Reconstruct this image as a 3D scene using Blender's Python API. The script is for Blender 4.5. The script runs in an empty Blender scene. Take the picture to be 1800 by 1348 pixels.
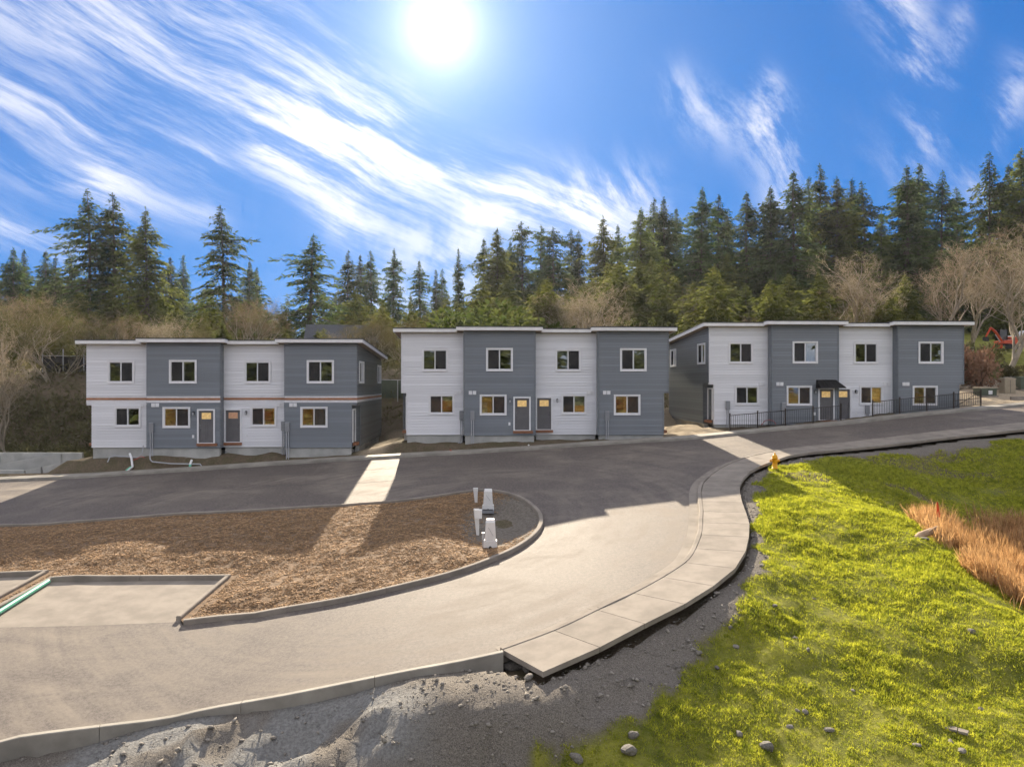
import bpy, math, random
import numpy as np
from mathutils import Vector, geometry as mgeo

# ------------------------------------------------------------------ camera, sky, sun, exposure
SC = bpy.context.scene
COL = SC.collection
rnd = random.Random(7)
RS = np.random.RandomState(11)
R = math.radians

cam_data = bpy.data.cameras.new('camera'); cam = bpy.data.objects.new('camera', cam_data); COL.objects.link(cam)
cam_data.sensor_width = 36.0; cam_data.lens = 24.96; cam_data.clip_end = 4000; cam_data.clip_start = 0.2
cam.location = (0, 0, 0); cam.rotation_euler = (R(90), 0, 0)
SC.camera = cam

SUN_DIR = Vector((-0.102, 1.0, 0.5)).normalized()
SUN_EL = math.asin(SUN_DIR.z); SUN_AZ = math.atan2(SUN_DIR.x, SUN_DIR.y)
sun_data = bpy.data.lights.new('sun', 'SUN'); sun = bpy.data.objects.new('sun', sun_data); COL.objects.link(sun)
sun_data.energy = 2.0; sun_data.angle = R(0.53); sun_data.color = (1.0, 0.86, 0.66)
sun.rotation_euler = SUN_DIR.to_track_quat('Z', 'Y').to_euler(); sun.location = (0, 0, 60)

SC.view_settings.view_transform = 'Standard'; SC.view_settings.look = 'None'
SC.view_settings.exposure = 2.7; SC.view_settings.gamma = 1.0
SC.cycles.max_bounces = 5; SC.cycles.volume_bounces = 0; SC.cycles.transparent_max_bounces = 16
SC.cycles.use_denoising = True; SC.cycles.use_adaptive_sampling = True; SC.cycles.adaptive_threshold = 0.025
SC.cycles.sample_clamp_indirect = 6.0

class NT:
    """small helper to wire shader nodes"""
    def __init__(s, tree): s.t = tree; s.n = tree.nodes; s.l = tree.links
    def node(s, typ, **kw):
        n = s.n.new(typ)
        for k, v in kw.items(): setattr(n, k, v)
        return n
    def put(s, sock, v):
        if isinstance(v, bpy.types.NodeSocket): s.l.new(v, sock)
        else: sock.default_value = v
    def math(s, op, a, b=0.0, c=0.0, clamp=False):
        n = s.node('ShaderNodeMath', operation=op, use_clamp=clamp)
        s.put(n.inputs[0], a); s.put(n.inputs[1], b); s.put(n.inputs[2], c)
        return n.outputs[0]
    def vmath(s, op, a, b=(0, 0, 0)):
        n = s.node('ShaderNodeVectorMath', operation=op); s.put(n.inputs[0], a); s.put(n.inputs[1], b)
        return n.outputs['Value'] if op in ('DOT_PRODUCT', 'LENGTH') else n.outputs['Vector']
    def comb(s, x, y, z=0.0):
        n = s.node('ShaderNodeCombineXYZ'); s.put(n.inputs[0], x); s.put(n.inputs[1], y); s.put(n.inputs[2], z); return n.outputs[0]
    def sep(s, v):
        n = s.node('ShaderNodeSeparateXYZ'); s.put(n.inputs[0], v); return n.outputs
    def noise(s, v, scale, detail=4.0, rough=0.55, dist=0.0, out='Fac', dim='3D'):
        n = s.node('ShaderNodeTexNoise'); n.noise_dimensions = dim
        if v is not None: s.put(n.inputs['Vector'], v)
        n.inputs['Scale'].default_value = scale; n.inputs['Detail'].default_value = detail
        n.inputs['Roughness'].default_value = rough; n.inputs['Distortion'].default_value = dist
        return n.outputs[out]
    def smooth(s, v, a, b, lo=0.0, hi=1.0):
        n = s.node('ShaderNodeMapRange', interpolation_type='SMOOTHSTEP'); s.put(n.inputs[0], v)
        n.inputs[1].default_value = a; n.inputs[2].default_value = b; n.inputs[3].default_value = lo; n.inputs[4].default_value = hi
        return n.outputs[0]
    def mix(s, f, a, b, mode='MIX'):
        n = s.node('ShaderNodeMix', data_type='RGBA', blend_type=mode)
        s.put(n.inputs[0], f); s.put(n.inputs[6], a); s.put(n.inputs[7], b); return n.outputs[2]
    def ramp(s, f, stops):
        n = s.node('ShaderNodeValToRGB'); s.put(n.inputs[0], f); e = n.color_ramp.elements
        while len(e) < len(stops): e.new(0.5)
        for el, (p, c) in zip(e, stops): el.position = p; el.color = (*c, 1)
        return n.outputs[0]

def c4(c): return (c[0], c[1], c[2], 1.0)

def build_world():
    w = bpy.data.worlds.new('World'); SC.world = w; w.use_nodes = True
    T = NT(w.node_tree); T.n.clear()
    out = T.node('ShaderNodeOutputWorld'); bg = T.node('ShaderNodeBackground')
    T.l.new(bg.outputs[0], out.inputs[0])
    sky = T.node('ShaderNodeTexSky', sky_type='NISHITA'); sky.sun_disc = False
    sky.sun_elevation = SUN_EL; sky.sun_rotation = SUN_AZ
    sky.altitude = 60; sky.air_density = 1.0; sky.dust_density = 0.35; sky.ozone_density = 2.2
    tc = T.node('ShaderNodeTexCoord'); d = tc.outputs['Generated']
    x, y, z = T.sep(d)
    az = T.math('ARCTAN2', x, y); el = T.math('ARCSINE', z)
    # roll the brightest air off softly, as the photograph's tone curve does
    rolled = T.vmath('DIVIDE', sky.outputs[0], T.vmath('ADD', T.vmath('MULTIPLY', sky.outputs[0], (0.30, 0.27, 0.22)), (1.0, 1.0, 1.0)))
    hs = T.node('ShaderNodeHueSaturation'); hs.inputs['Saturation'].default_value = 1.0; hs.inputs['Value'].default_value = 1.0
    T.put(hs.inputs['Color'], T.vmath('MULTIPLY', rolled, (0.012, 0.185, 0.46)))
    # thin cirrus, laid out by azimuth and elevation
    p = T.comb(az, el, 0.0)
    warp = T.noise(p, 3.2, 2, 0.5, 0, 'Color', '2D')
    wv = T.vmath('MULTIPLY', T.vmath('SUBTRACT', warp, (0.5, 0.5, 0.5)), (0.10, 0.10, 0))
    pw = T.vmath('ADD', p, wv); pq = T.vmath('ADD', p, T.vmath('MULTIPLY', wv, (0.6, 0.6, 0)))
    def streak(rot, sa, sc, off):
        m = T.node('ShaderNodeMapping'); m.vector_type = 'TEXTURE'
        T.l.new(pq, m.inputs[0]); m.inputs['Rotation'].default_value = (0, 0, rot); m.inputs['Scale'].default_value = (1 / sa, 1 / sc, 1)
        v = T.vmath('ADD', m.outputs[0], (off, off * 0.7, off))
        return T.noise(v, 1.0, 6.0, 0.70, 0.0, 'Fac', '2D')
    st_l = streak(R(-21), 3.2, 26.0, 0.0)      # streaks drifting down to the right
    st_r = streak(R(-50), 4.5, 15.0, 3.1)      # hooked wisps
    puff = T.noise(pw, 9.0, 4, 0.62, 0.0, 'Fac', '2D')
    def A(px, py): 
        dx = (px - 900) / 1248.0; return math.atan(dx), math.atan((674 - py) / 1248.0 / math.hypot(1, dx))
    pwx, pwy, _ = T.sep(T.vmath('ADD', p, T.vmath('MULTIPLY', wv, (0.9, 0.9, 0))))
    def band(p0, p1, h0, h1):
        (a0, e0), (a1, e1) = A(*p0), A(*p1); L = math.hypot(a1 - a0, e1 - e0); ca, sa = (a1 - a0) / L, (e1 - e0) / L
        dx = T.math('SUBTRACT', pwx, a0); dy = T.math('SUBTRACT', pwy, e0)
        t = T.math('DIVIDE', T.math('ADD', T.math('MULTIPLY', dx, ca), T.math('MULTIPLY', dy, sa)), L)
        n = T.math('SUBTRACT', T.math('MULTIPLY', dy, ca), T.math('MULTIPLY', dx, sa))
        tt = T.math('MINIMUM', T.math('MAXIMUM', t, 0.0), 1.0)
        over = T.math('MULTIPLY', T.math('SUBTRACT', t, tt), L)
        hw = T.math('ADD', h0 / 1300.0, T.math('MULTIPLY', tt, (h1 - h0) / 1300.0))
        r2 = T.math('ADD', T.math('POWER', n, 2.0), T.math('MULTIPLY', T.math('POWER', over, 2.0), 0.5))
        return T.math('EXPONENT', T.math('MULTIPLY', T.math('DIVIDE', r2, T.math('MULTIPLY', hw, hw)), -1.25))
    def total(lst):
        s = 0.0
        for b, k in lst: s = T.math('ADD', s, T.math('MULTIPLY', b, k))
        return s
    left = total([(band((-150, -130), (620, 270), 150, 95), 1.0), (band((560, 250), (1010, 365), 70, 62), 1.1),
                  (band((300, -60), (690, 180), 90, 55), 0.6), (band((-60, 165), (370, 300), 38, 24), 0.75),
                  (band((-60, 240), (190, 330), 45, 45), 0.65), (band((200, 330), (360, 390), 40, 40), 0.65),
                  (band((-60, 365), (125, 440), 34, 22), 1.0), (band((480, 290), (600, 380), 35, 45), 0.7)])
    right = total([(band((1010, 330), (1130, 300), 60, 40), 0.8), (band((1180, 150), (1330, 250), 36, 36), 0.65),
                   (band((1330, 185), (1400, 320), 26, 50), 0.85), (band((1570, 20), (1625, 250), 55, 42), 0.8),
                   (band((1700, 70), (1660, 200), 26, 30), 0.5), (band((1790, 180), (1715, 330), 34, 30), 0.6),
                   (band((1500, 280), (1560, 320), 40, 40), 0.25)])
    mid = total([(band((640, 400), (800, 440), 45, 55), 0.8), (band((860, 385), (1180, 350), 50, 40), 0.85),
                 (band((700, 520), (1100, 470), 80, 70), 0.75)])
    # out of view: denser white cirrus, added to brighten and whiten the fill
    back = T.math('MULTIPLY', T.math('MAXIMUM', T.smooth(T.math('ABSOLUTE', az), 0.72, 1.0), T.smooth(el, 0.55, 0.8)), T.smooth(T.noise(d, 2.2, 2, 0.5), 0.28, 0.50, 0.45, 1.0))
    f = T.math('MULTIPLY', left, T.smooth(st_l, 0.33, 0.68, 0.10, 1.05))
    f = T.math('ADD', f, T.math('MULTIPLY', right, T.smooth(st_r, 0.36, 0.68, 0.04, 1.35)))
    f = T.math('ADD', f, T.math('MULTIPLY', mid, T.smooth(T.math('ADD', T.math('MULTIPLY', puff, .55), T.math('MULTIPLY', st_l, .45)), 0.36, 0.64, 0.08, 1.0)))
    f = T.math('MULTIPLY', T.math('POWER', T.math('MAXIMUM', f, 0.0), 1.15), 0.54, clamp=True)
    f = T.math('MINIMUM', T.math('ADD', f, T.math('MULTIPLY', T.math('MULTIPLY', back, T.smooth(T.noise(T.vmath('MULTIPLY', d, (1.0, 3.0, 3.0)), 3.0, 2, 0.6, 0.0), 0.25, 0.55, 0.35, 1.0)), 0.85)), 0.92)
    f = T.math('MULTIPLY', f, T.smooth(el, -0.02, 0.05))
    # sun glare through the thin air
    sd = T.vmath('DOT_PRODUCT', d, tuple(SUN_DIR))
    ang = T.math('ARCCOSINE', T.math('MINIMUM', sd, 1.0))
    glow = T.math('ADD', T.math('MULTIPLY', T.math('EXPONENT', T.math('DIVIDE', ang, -0.030)), 3.4),
                  T.math('ADD', T.math('MULTIPLY', T.math('EXPONENT', T.math('DIVIDE', ang, -0.13)), 0.95),
                                T.math('MULTIPLY', T.math('EXPONENT', T.math('DIVIDE', ang, -0.35)), 0.10)))
    cloud = T.mix(f, hs.outputs[0], c4((2.30, 2.24, 2.24)))
    gl = T.vmath('MULTIPLY', T.comb(glow, glow, glow), (1.0, 0.97, 0.92))
    fin = T.vmath('ADD', cloud, gl)
    T.l.new(fin, bg.inputs[0]); bg.inputs[1].default_value = 0.085
    w.cycles.sampling_method = 'MANUAL'; w.cycles.sample_map_resolution = 512
build_world()

# ------------------------------------------------------------------ helpers: scene objects
def tag(o, label=None, cat=None, group=None, kind=None):
    if label: o['label'] = label
    if cat: o['category'] = cat
    if group: o['group'] = group
    if kind: o['kind'] = kind
    return o

def empty(name, loc=(0, 0, 0), rz=0.0, parent=None):
    o = bpy.data.objects.new(name, None); COL.objects.link(o); o.location = loc; o.rotation_euler = (0, 0, rz)
    o.empty_display_size = 0.3
    if parent: o.parent = parent
    return o

def link(name, me, parent=None, loc=None, rot=None, scale=None):
    o = bpy.data.objects.new(name, me); COL.objects.link(o)
    if parent: o.parent = parent
    if loc is not None: o.location = loc
    if rot is not None: o.rotation_euler = rot
    if scale is not None: o.scale = scale
    return o

def np_mesh(name, V, Fa, mat=None, smooth=False):
    """fast mesh from an (N,3) array and an (M,k) face array"""
    V = np.asarray(V, np.float32); Fa = np.asarray(Fa, np.int32); k = Fa.shape[1]
    me = bpy.data.meshes.new(name)
    me.vertices.add(len(V)); me.vertices.foreach_set('co', V.ravel())
    me.loops.add(Fa.size); me.loops.foreach_set('vertex_index', Fa.ravel())
    me.polygons.add(len(Fa)); me.polygons.foreach_set('loop_start', np.arange(0, Fa.size, k, dtype=np.int32))
    try: me.polygons.foreach_set('loop_total', np.full(len(Fa), k, np.int32))
    except Exception: pass
    if smooth: me.polygons.foreach_set('use_smooth', np.ones(len(Fa), bool))
    me.update(calc_edges=True); me.validate()
    if mat: me.materials.append(mat)
    return me

class MB:
    """collects simple solids into one mesh"""
    def __init__(s): s.v = []; s.f = []; s.sm = []
    def add(s, vs, fs, smooth=False):
        n = len(s.v); s.v += [tuple(q) for q in vs]; s.f += [tuple(i + n for i in f) for f in fs]; s.sm += [smooth] * len(fs); return s
    def box(s, x0, x1, y0, y1, z0, z1):
        return s.add([(x0, y0, z0), (x1, y0, z0), (x1, y1, z0), (x0, y1, z0), (x0, y0, z1), (x1, y0, z1), (x1, y1, z1), (x0, y1, z1)],
                     [(0, 3, 2, 1), (4, 5, 6, 7), (0, 1, 5, 4), (1, 2, 6, 5), (2, 3, 7, 6), (3, 0, 4, 7)])
    def hexa(s, b, t):  # bottom ring, top ring (same count)
        n = len(b)
        return s.add(list(b) + list(t), [tuple(range(n))[::-1], tuple(range(n, 2 * n))] + [(i, (i + 1) % n, n + (i + 1) % n, n + i) for i in range(n)])
    def tube(s, pts, r, n=8, smooth=True):
        pts = [Vector(p) for p in pts]; rr = r if isinstance(r, (list, tuple)) else [r] * len(pts)
        rings = []; up = Vector((0, 0, 1))
        for i, p in enumerate(pts):
            d = (pts[min(i + 1, len(pts) - 1)] - pts[max(i - 1, 0)]).normalized()
            a = d.cross(up)
            if a.length < 1e-3: a = d.cross(Vector((1, 0, 0)))
            a.normalize(); b = d.cross(a).normalized()
            rings.append([p + (a * math.cos(2 * math.pi * k / n) + b * math.sin(2 * math.pi * k / n)) * rr[i] for k in range(n)])
        vs = [q for rg in rings for q in rg]
        fs = [(i * n + k, i * n + (k + 1) % n, (i + 1) * n + (k + 1) % n, (i + 1) * n + k) for i in range(len(pts) - 1) for k in range(n)]
        s.add(vs, fs, smooth); s.add(rings[0], [tuple(range(n))[::-1]]); s.add(rings[-1], [tuple(range(n))]); return s
    def lathe(s, prof, n=20, cx=0, cy=0, smooth=True):
        vs = [(cx + r * math.cos(2 * math.pi * k / n), cy + r * math.sin(2 * math.pi * k / n), z) for r, z in prof for k in range(n)]
        fs = [(i * n + k, i * n + (k + 1) % n, (i + 1) * n + (k + 1) % n, (i + 1) * n + k) for i in range(len(prof) - 1) for k in range(n)]
        s.add(vs, fs, smooth)
        s.add(vs[:n], [tuple(range(n))[::-1]]); s.add(vs[-n:], [tuple(range(n))]); return s
    def mesh(s, name, mat):
        me = bpy.data.meshes.new(name); me.from_pydata(s.v, [], s.f); me.update()
        me.polygons.foreach_set('use_smooth', s.sm)
        if mat: me.materials.append(mat)
        return me
    def build(s, name, mat, parent=None, loc=None, rot=None, bevel=0.0):
        o = link(name, s.mesh(name, mat), parent, loc, rot)
        if bevel:
            m = o.modifiers.new('bevel', 'BEVEL'); m.width = bevel; m.segments = 2; m.limit_method = 'ANGLE'
        return o

def copy_tree(o, parent=None):
    c = o.copy(); COL.objects.link(c); c.parent = parent
    for ch in list(o.children): copy_tree(ch, c)
    return c

# ------------------------------------------------------------------ helpers: noise and plan geometry
def _hash(ix, iy, s):
    h = (ix.astype(np.int64) * 374761393 + iy.astype(np.int64) * 668265263 + s * 1442695041) & 0x7fffffff
    h = ((h ^ (h >> 13)) * 1274126177) & 0x7fffffff
    return ((h ^ (h >> 16)) & 0xffff) / 65535.0
def vnoise(X, Y, sc, s=0):
    X = np.asarray(X, float) * sc; Y = np.asarray(Y, float) * sc
    ix = np.floor(X).astype(np.int64); iy = np.floor(Y).astype(np.int64); fx = X - ix; fy = Y - iy
    fx = fx * fx * (3 - 2 * fx); fy = fy * fy * (3 - 2 * fy)
    a = _hash(ix, iy, s); b = _hash(ix + 1, iy, s); c = _hash(ix, iy + 1, s); d = _hash(ix + 1, iy + 1, s)
    return (a + (b - a) * fx) * (1 - fy) + (c + (d - c) * fx) * fy - 0.5
def fbm(X, Y, sc, s=0, o=4):
    t = 0; a = 1.0
    for k in range(o): t = t + a * vnoise(X, Y, sc * 2 ** k, s + k * 17); a *= 0.5
    return t
def sstep(a, b, v):
    t = np.clip((np.asarray(v, float) - a) / (b - a), 0, 1); return t * t * (3 - 2 * t)
def inside(P, X, Y):
    P = np.asarray(P); X = np.asarray(X, float); Y = np.asarray(Y, float); r = np.zeros(X.shape, bool); n = len(P)
    for i in range(n):
        x0, y0 = P[i]; x1, y1 = P[(i + 1) % n]
        if y0 == y1: continue
        c = ((y0 > Y) != (y1 > Y)) & (X < (x1 - x0) * (Y - y0) / (y1 - y0) + x0); r ^= c
    return r
def pdist(P, X, Y, closed=False):
    P = np.asarray(P); X = np.asarray(X, float); Y = np.asarray(Y, float); best = np.full(X.shape, 1e9)
    n = len(P)
    for i in range(n if closed else n - 1):
        x0, y0 = P[i]; x1, y1 = P[(i + 1) % n]; dx, dy = x1 - x0, y1 - y0; L = dx * dx + dy * dy + 1e-12
        t = np.clip(((X - x0) * dx + (Y - y0) * dy) / L, 0, 1)
        best = np.minimum(best, np.hypot(X - x0 - t * dx, Y - y0 - t * dy))
    return best
def spline(P, step=0.5, closed=False):
    """Catmull-Rom through plan points, resampled evenly"""
    P = [np.array(p, float) for p in P]; n = len(P); o = []
    for i in range(n if closed else n - 1):
        if closed: p0, p1, p2, p3 = P[(i - 1) % n], P[i], P[(i + 1) % n], P[(i + 2) % n]
        else: p0, p1, p2, p3 = P[max(i - 1, 0)], P[i], P[i + 1], P[min(i + 2, n - 1)]
        for t in np.linspace(0, 1, 16, endpoint=False):
            o.append(0.5 * (2 * p1 + (p2 - p0) * t + (2 * p0 - 5 * p1 + 4 * p2 - p3) * t * t + (3 * p1 - p0 - 3 * p2 + p3) * t ** 3))
    o.append(P[0] if closed else P[-1]); o = np.array(o)
    s = np.r_[0, np.cumsum(np.hypot(*np.diff(o[:, :2], axis=0).T))]
    m = max(2, int(round(s[-1] / step)) + 1); q = np.linspace(0, s[-1], m)
    res = np.stack([np.interp(q, s, o[:, k]) for k in range(o.shape[1])], 1)
    return res[:-1] if closed else res

# the graded road surface (heights are relative to the camera, in metres)
def g(X, Y):
    X = np.asarray(X, float); Y = np.asarray(Y, float)
    Xs = np.where(X > -14, X, -14 + (X + 14) * .7)
    z45 = -4.07 + .065 * Xs + .02 * np.maximum(0, X - 22)
    c = np.where(X < 3, np.where(X < -8, np.interp(X, [-15, -8], [.082, .114]), .09 - .003 * X), .081)
    c = np.where(X > 15, .081 + .0035 * (np.minimum(X, 24) - 15), c)
    return z45 - c * (45 - Y) * np.where(Y > 45, .4, 1)
FPX = 1248.0
def G(px, py, dz=0.0):
    """where a sight line of the survey photograph meets the road surface"""
    a = (px - 900) / FPX; b = -(py - 674) / FPX; Ys = np.linspace(6, 90, 4201)
    j = np.where(b * Ys - (g(a * Ys, Ys) + dz) <= 0)[0]; y = Ys[j[0]] if len(j) else 60.0
    return np.array((a * y, y))
def at(px, py, Y): return np.array(((px - 900) / FPX * Y, Y, (674 - py) / FPX * Y))
def atz(px, py, z): Y = -z * FPX / (py - 674); return np.array(((px - 900) / FPX * Y, Y, z))

# ------------------------------------------------------------------ materials
M = {}
def new_mat(name):
    m = bpy.data.materials.new(name); m.use_nodes = True; T = NT(m.node_tree); T.n.clear()
    o = T.node('ShaderNodeOutputMaterial'); M[name] = m; return m, T, o
def pmat(name, col, rough=0.6, var=0.12, scale=3.0, bump=0.0, bscale=40.0, metal=0.0, spec=0.4, obj_var=0.0, col2=None, stretch=None, emit=None):
    m, T, o = new_mat(name); b = T.node('ShaderNodeBsdfPrincipled'); T.l.new(b.outputs[0], o.inputs[0])
    tc = T.node('ShaderNodeTexCoord'); v = tc.outputs['Object']
    if stretch: v = T.vmath('MULTIPLY', v, stretch)
    n = T.noise(v, scale, 6, 0.6)
    k = T.smooth(n, 0.3, 0.7)
    ca = tuple(max(0, x * (1 - var)) for x in col); cb = tuple(min(1, x * (1 + var)) for x in (col2 or col))
    c = T.mix(k, c4(ca), c4(cb))
    if obj_var:
        oi = T.node('ShaderNodeObjectInfo'); h = T.node('ShaderNodeHueSaturation')
        T.put(h.inputs['Value'], T.smooth(oi.outputs['Random'], 0, 1, 1 - obj_var, 1 + obj_var)); T.put(h.inputs['Color'], c); c = h.outputs[0]
    T.put(b.inputs['Base Color'], c); b.inputs['Roughness'].default_value = rough; b.inputs['Metallic'].default_value = metal
    b.inputs['Specular IOR Level'].default_value = spec
    if bump:
        bp = T.node('ShaderNodeBump'); bp.inputs['Strength'].default_value = bump; bp.inputs['Distance'].default_value = 0.02
        T.put(bp.inputs['Height'], T.noise(v, bscale, 5, 0.65)); T.l.new(bp.outputs[0], b.inputs['Normal'])
    if emit: b.inputs['Emission Color'].default_value = c4(emit[0]); b.inputs['Emission Strength'].default_value = emit[1]
    return m
def leaf_mat(name, c0, c1, trans=0.3, scale=0.6, ovar=0.2):
    m, T, o = new_mat(name); tc = T.node('ShaderNodeTexCoord')
    n = T.noise(tc.outputs['Object'], scale, 5, 0.7); k = T.smooth(n, 0.32, 0.68)
    oi = T.node('ShaderNodeObjectInfo'); h = T.node('ShaderNodeHueSaturation')
    T.put(h.inputs['Value'], T.smooth(oi.outputs['Random'], 0, 1, 1 - ovar, 1 + ovar)); T.put(h.inputs['Color'], T.mix(k, c4(c0), c4(c1)))
    T.put(h.inputs['Hue'], T.smooth(oi.outputs['Random'], 0, 1, 0.485, 0.515))
    d = T.node('ShaderNodeBsdfDiffuse'); t = T.node('ShaderNodeBsdfTranslucent')
    T.put(d.inputs[0], h.outputs[0])
    h2 = T.node('ShaderNodeHueSaturation'); h2.inputs['Value'].default_value = 1.5; h2.inputs['Saturation'].default_value = 1.1; T.put(h2.inputs['Color'], h.outputs[0]); T.put(t.inputs[0], h2.outputs[0])
    x = T.node('ShaderNodeMixShader'); x.inputs[0].default_value = trans
    T.l.new(d.outputs[0], x.inputs[1]); T.l.new(t.outputs[0], x.inputs[2]); T.l.new(x.outputs[0], o.inputs[0]); return m

def asphalt_mat():
    m, T, o = new_mat('asphalt'); b = T.node('ShaderNodeBsdfPrincipled'); T.l.new(b.outputs[0], o.inputs[0])
    v = T.node('ShaderNodeTexCoord').outputs['Object']
    fine = T.noise(v, 45, 3, 0.7); big = T.noise(v, 0.22, 5, 0.6, 0.6)
    sw = T.noise(T.vmath('MULTIPLY', v, (0.5, 0.9, 1)), 1.0, 6, 0.62, 0.8)
    dx_, dy_, _ = T.sep(v); rx = T.math('SUBTRACT', dx_, -3.0); ry = T.math('SUBTRACT', dy_, 29.0)
    rad = T.math('SQRT', T.math('ADD', T.math('MULTIPLY', rx, rx), T.math('MULTIPLY', T.math('MULTIPLY', ry, ry), .8)))
    trk = T.noise(T.comb(T.math('MULTIPLY', rad, 2.2), T.math('MULTIPLY', T.math('ARCTAN2', ry, rx), 1.6), 0.0), 1.0, 5, 0.6, 0.3)
    dust = T.math('MULTIPLY', T.smooth(big, 0.38, 0.66), T.smooth(T.math('ADD', T.math('MULTIPLY', sw, .5), T.math('MULTIPLY', trk, .5)), 0.36, 0.64))
    grit = T.math('ADD', T.math('MULTIPLY', fine, .45), T.math('MULTIPLY', T.noise(v, 11, 5, 0.75), .55))
    base = T.mix(T.smooth(grit, 0.36, 0.64), c4((.058, .049, .045)), c4((.172, .146, .130)))
    c = T.mix(T.math('MULTIPLY', dust, 0.75), base, c4((.26, .225, .185)))
    T.put(b.inputs['Base Color'], c); T.put(b.inputs['Roughness'], T.smooth(dust, 0, 1, .72, .85))
    b.inputs['Specular IOR Level'].default_value = 0.2
    bp = T.node('ShaderNodeBump'); bp.inputs['Strength'].default_value = 0.5; bp.inputs['Distance'].default_value = 0.012
    T.put(bp.inputs['Height'], T.noise(v, 70, 4, 0.7)); T.l.new(bp.outputs[0], b.inputs['Normal'])
asphalt_mat()
pmat('concrete', (.25, .22, .188), .85, .16, 1.4, .25, 30, spec=.12, obj_var=.06)
pmat('concrete_old', (.28, .26, .225), .8, .22, 0.9, .3, 24, spec=.3)
pmat('foundation', (.42, .42, .40), .85, .18, 0.8, .25, 18)
pmat('board_light', (.73, .735, .765), .48, .06, 1.2, .12, 60, obj_var=.065, stretch=(.4, 4, 4))
pmat('board_dark', (.165, .185, .208), .27, .10, 1.2, .06, 60, spec=.5, obj_var=.09, stretch=(.4, 4, 4))
pmat('trim', (.78, .78, .80), .5, .04, 2)
pmat('fascia', (.80, .79, .80), .45, .05, 2)
pmat('roofing', (.055, .06, .072), .85, .2, 8, .4, 60)
pmat('soffit', (.42, .33, .26), .8, .1, 2)
pmat('door_paint', (.135, .132, .138), .5, .08, 3)
pmat('sash', (.70, .70, .72), .45, .03, 3)
pmat('screen', (.035, .036, .038), .8, .1, 5)
pmat('rim_wood', (.36, .17, .09), .8, .3, 4, .2, 30, stretch=(1, 6, 6))
pmat('threshold_wood', (.26, .115, .06), .75, .25, 4, .2, 30, stretch=(1, 6, 6))
pmat('wrap', (.72, .71, .74), .6, .08, 2)
pmat('interior', (.62, .47, .27), .85, .12, .8)
pmat('interior_up', (.45, .42, .36), .85, .12, .8)
pmat('black_metal', (.018, .017, .017), .45, .2, 6, metal=.3)
pmat('bronze_metal', (.035, .026, .020), .5, .2, 6, metal=.2)
pmat('meter_grey', (.27, .28, .30), .5, .08, 3, metal=.2)
pmat('pvc_grey', (.42, .43, .46), .45, .06, 3)
pmat('pvc_white', (.78, .78, .78), .4, .05, 3)
pmat('pvc_green', (.16, .52, .36), .4, .1, 2)
pmat('cable_red', (.45, .06, .05), .5, .15, 3)
pmat('yellow_paint', (.78, .37, .006), .42, .10, 5, .1, 30)
pmat('orange_paint', (.62, .075, .022), .45, .12, 4)
pmat('glass_dark', (.02, .024, .028), .08, .1, 2, spec=.6)
pmat('rubber', (.02, .02, .02), .8, .2, 5)
pmat('white_plastic', (.74, .73, .72), .42, .05, 3, .06, 20)
pmat('paint_white', (.72, .73, .75), .35, .04, 2)
pmat('box_green', (.075, .095, .065), .6, .12, 2)
pmat('box_tan', (.33, .28, .20), .6, .12, 2)
pmat('bark', (.085, .066, .050), .9, .35, 3, .5, 12, stretch=(3, 3, .6))
pmat('bark_pale', (.30, .255, .195), .85, .3, 3, .3, 12, stretch=(3, 3, .6))
pmat('stone', (.17, .155, .135), .85, .3, 5, .5, 9, obj_var=.2)
pmat('riprap', (.42, .34, .25), .85, .25, 3, .4, 6, obj_var=.3)
pmat('gravel_stone', (.215, .195, .17), .9, .45, 9, obj_var=0)
pmat('chip_a', (.35, .22, .115), .85, .45, 6)
pmat('mulch', (.165, .105, .060), .95, .4, 7, .9, 16)
pmat('log_wood', (.36, .25, .16), .85, .25, 5, .4, 14, stretch=(1, 5, 5))
leaf_mat('needles', (.034, .054, .026), (.100, .125, .050), .40, .35)
leaf_mat('needles_warm', (.058, .076, .026), (.150, .165, .055), .42, .35)
leaf_mat('leaves', (.040, .055, .018), (.105, .115, .040), .35, .6)
leaf_mat('twigs', (.115, .092, .062), (.235, .19, .135), .25, 1.2, .15)
leaf_mat('twigs_pale', (.20, .17, .12), (.35, .30, .22), .25, 1.2, .12)
leaf_mat('brush', (.060, .058, .030), (.145, .132, .068), .3, .8, .15)
leaf_mat('dead_leaves', (.20, .12, .075), (.36, .25, .16), .3, .8, .15)
leaf_mat('grass_blade', (.15, .178, .030), (.48, .46, .078), .46, 5.0, 0)
leaf_mat('reed', (.20, .12, .050), (.62, .44, .21), .42, 2.6, 0)
def glass_mat():
    m, T, o = new_mat('glass'); fr = T.node('ShaderNodeFresnel'); fr.inputs[0].default_value = 1.52
    tr = T.node('ShaderNodeBsdfTransparent'); tr.inputs[0].default_value = (.72, .76, .74, 1)
    gl = T.node('ShaderNodeBsdfGlossy'); gl.inputs['Roughness'].default_value = 0.015; gl.inputs[0].default_value = (.95, .97, 1, 1)
    x = T.node('ShaderNodeMixShader'); T.put(x.inputs[0], T.math('MULTIPLY', fr.outputs[0], 4.5, clamp=True))
    T.l.new(tr.outputs[0], x.inputs[1]); T.l.new(gl.outputs[0], x.inputs[2]); T.l.new(x.outputs[0], o.inputs[0])
glass_mat()
pmat('door_lite', (.62, .45, .20), .35, .2, 8, emit=((1.0, .62, .22), .05))  # amber colour and faint glow stand in for lamplight behind the pane
pmat('door_notice', (.75, .42, .25), .6, .25, 30)
pmat('lamp_warm', (.9, .8, .6), .5, .02, 1, emit=((1.0, .72, .36), 16.0))
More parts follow.
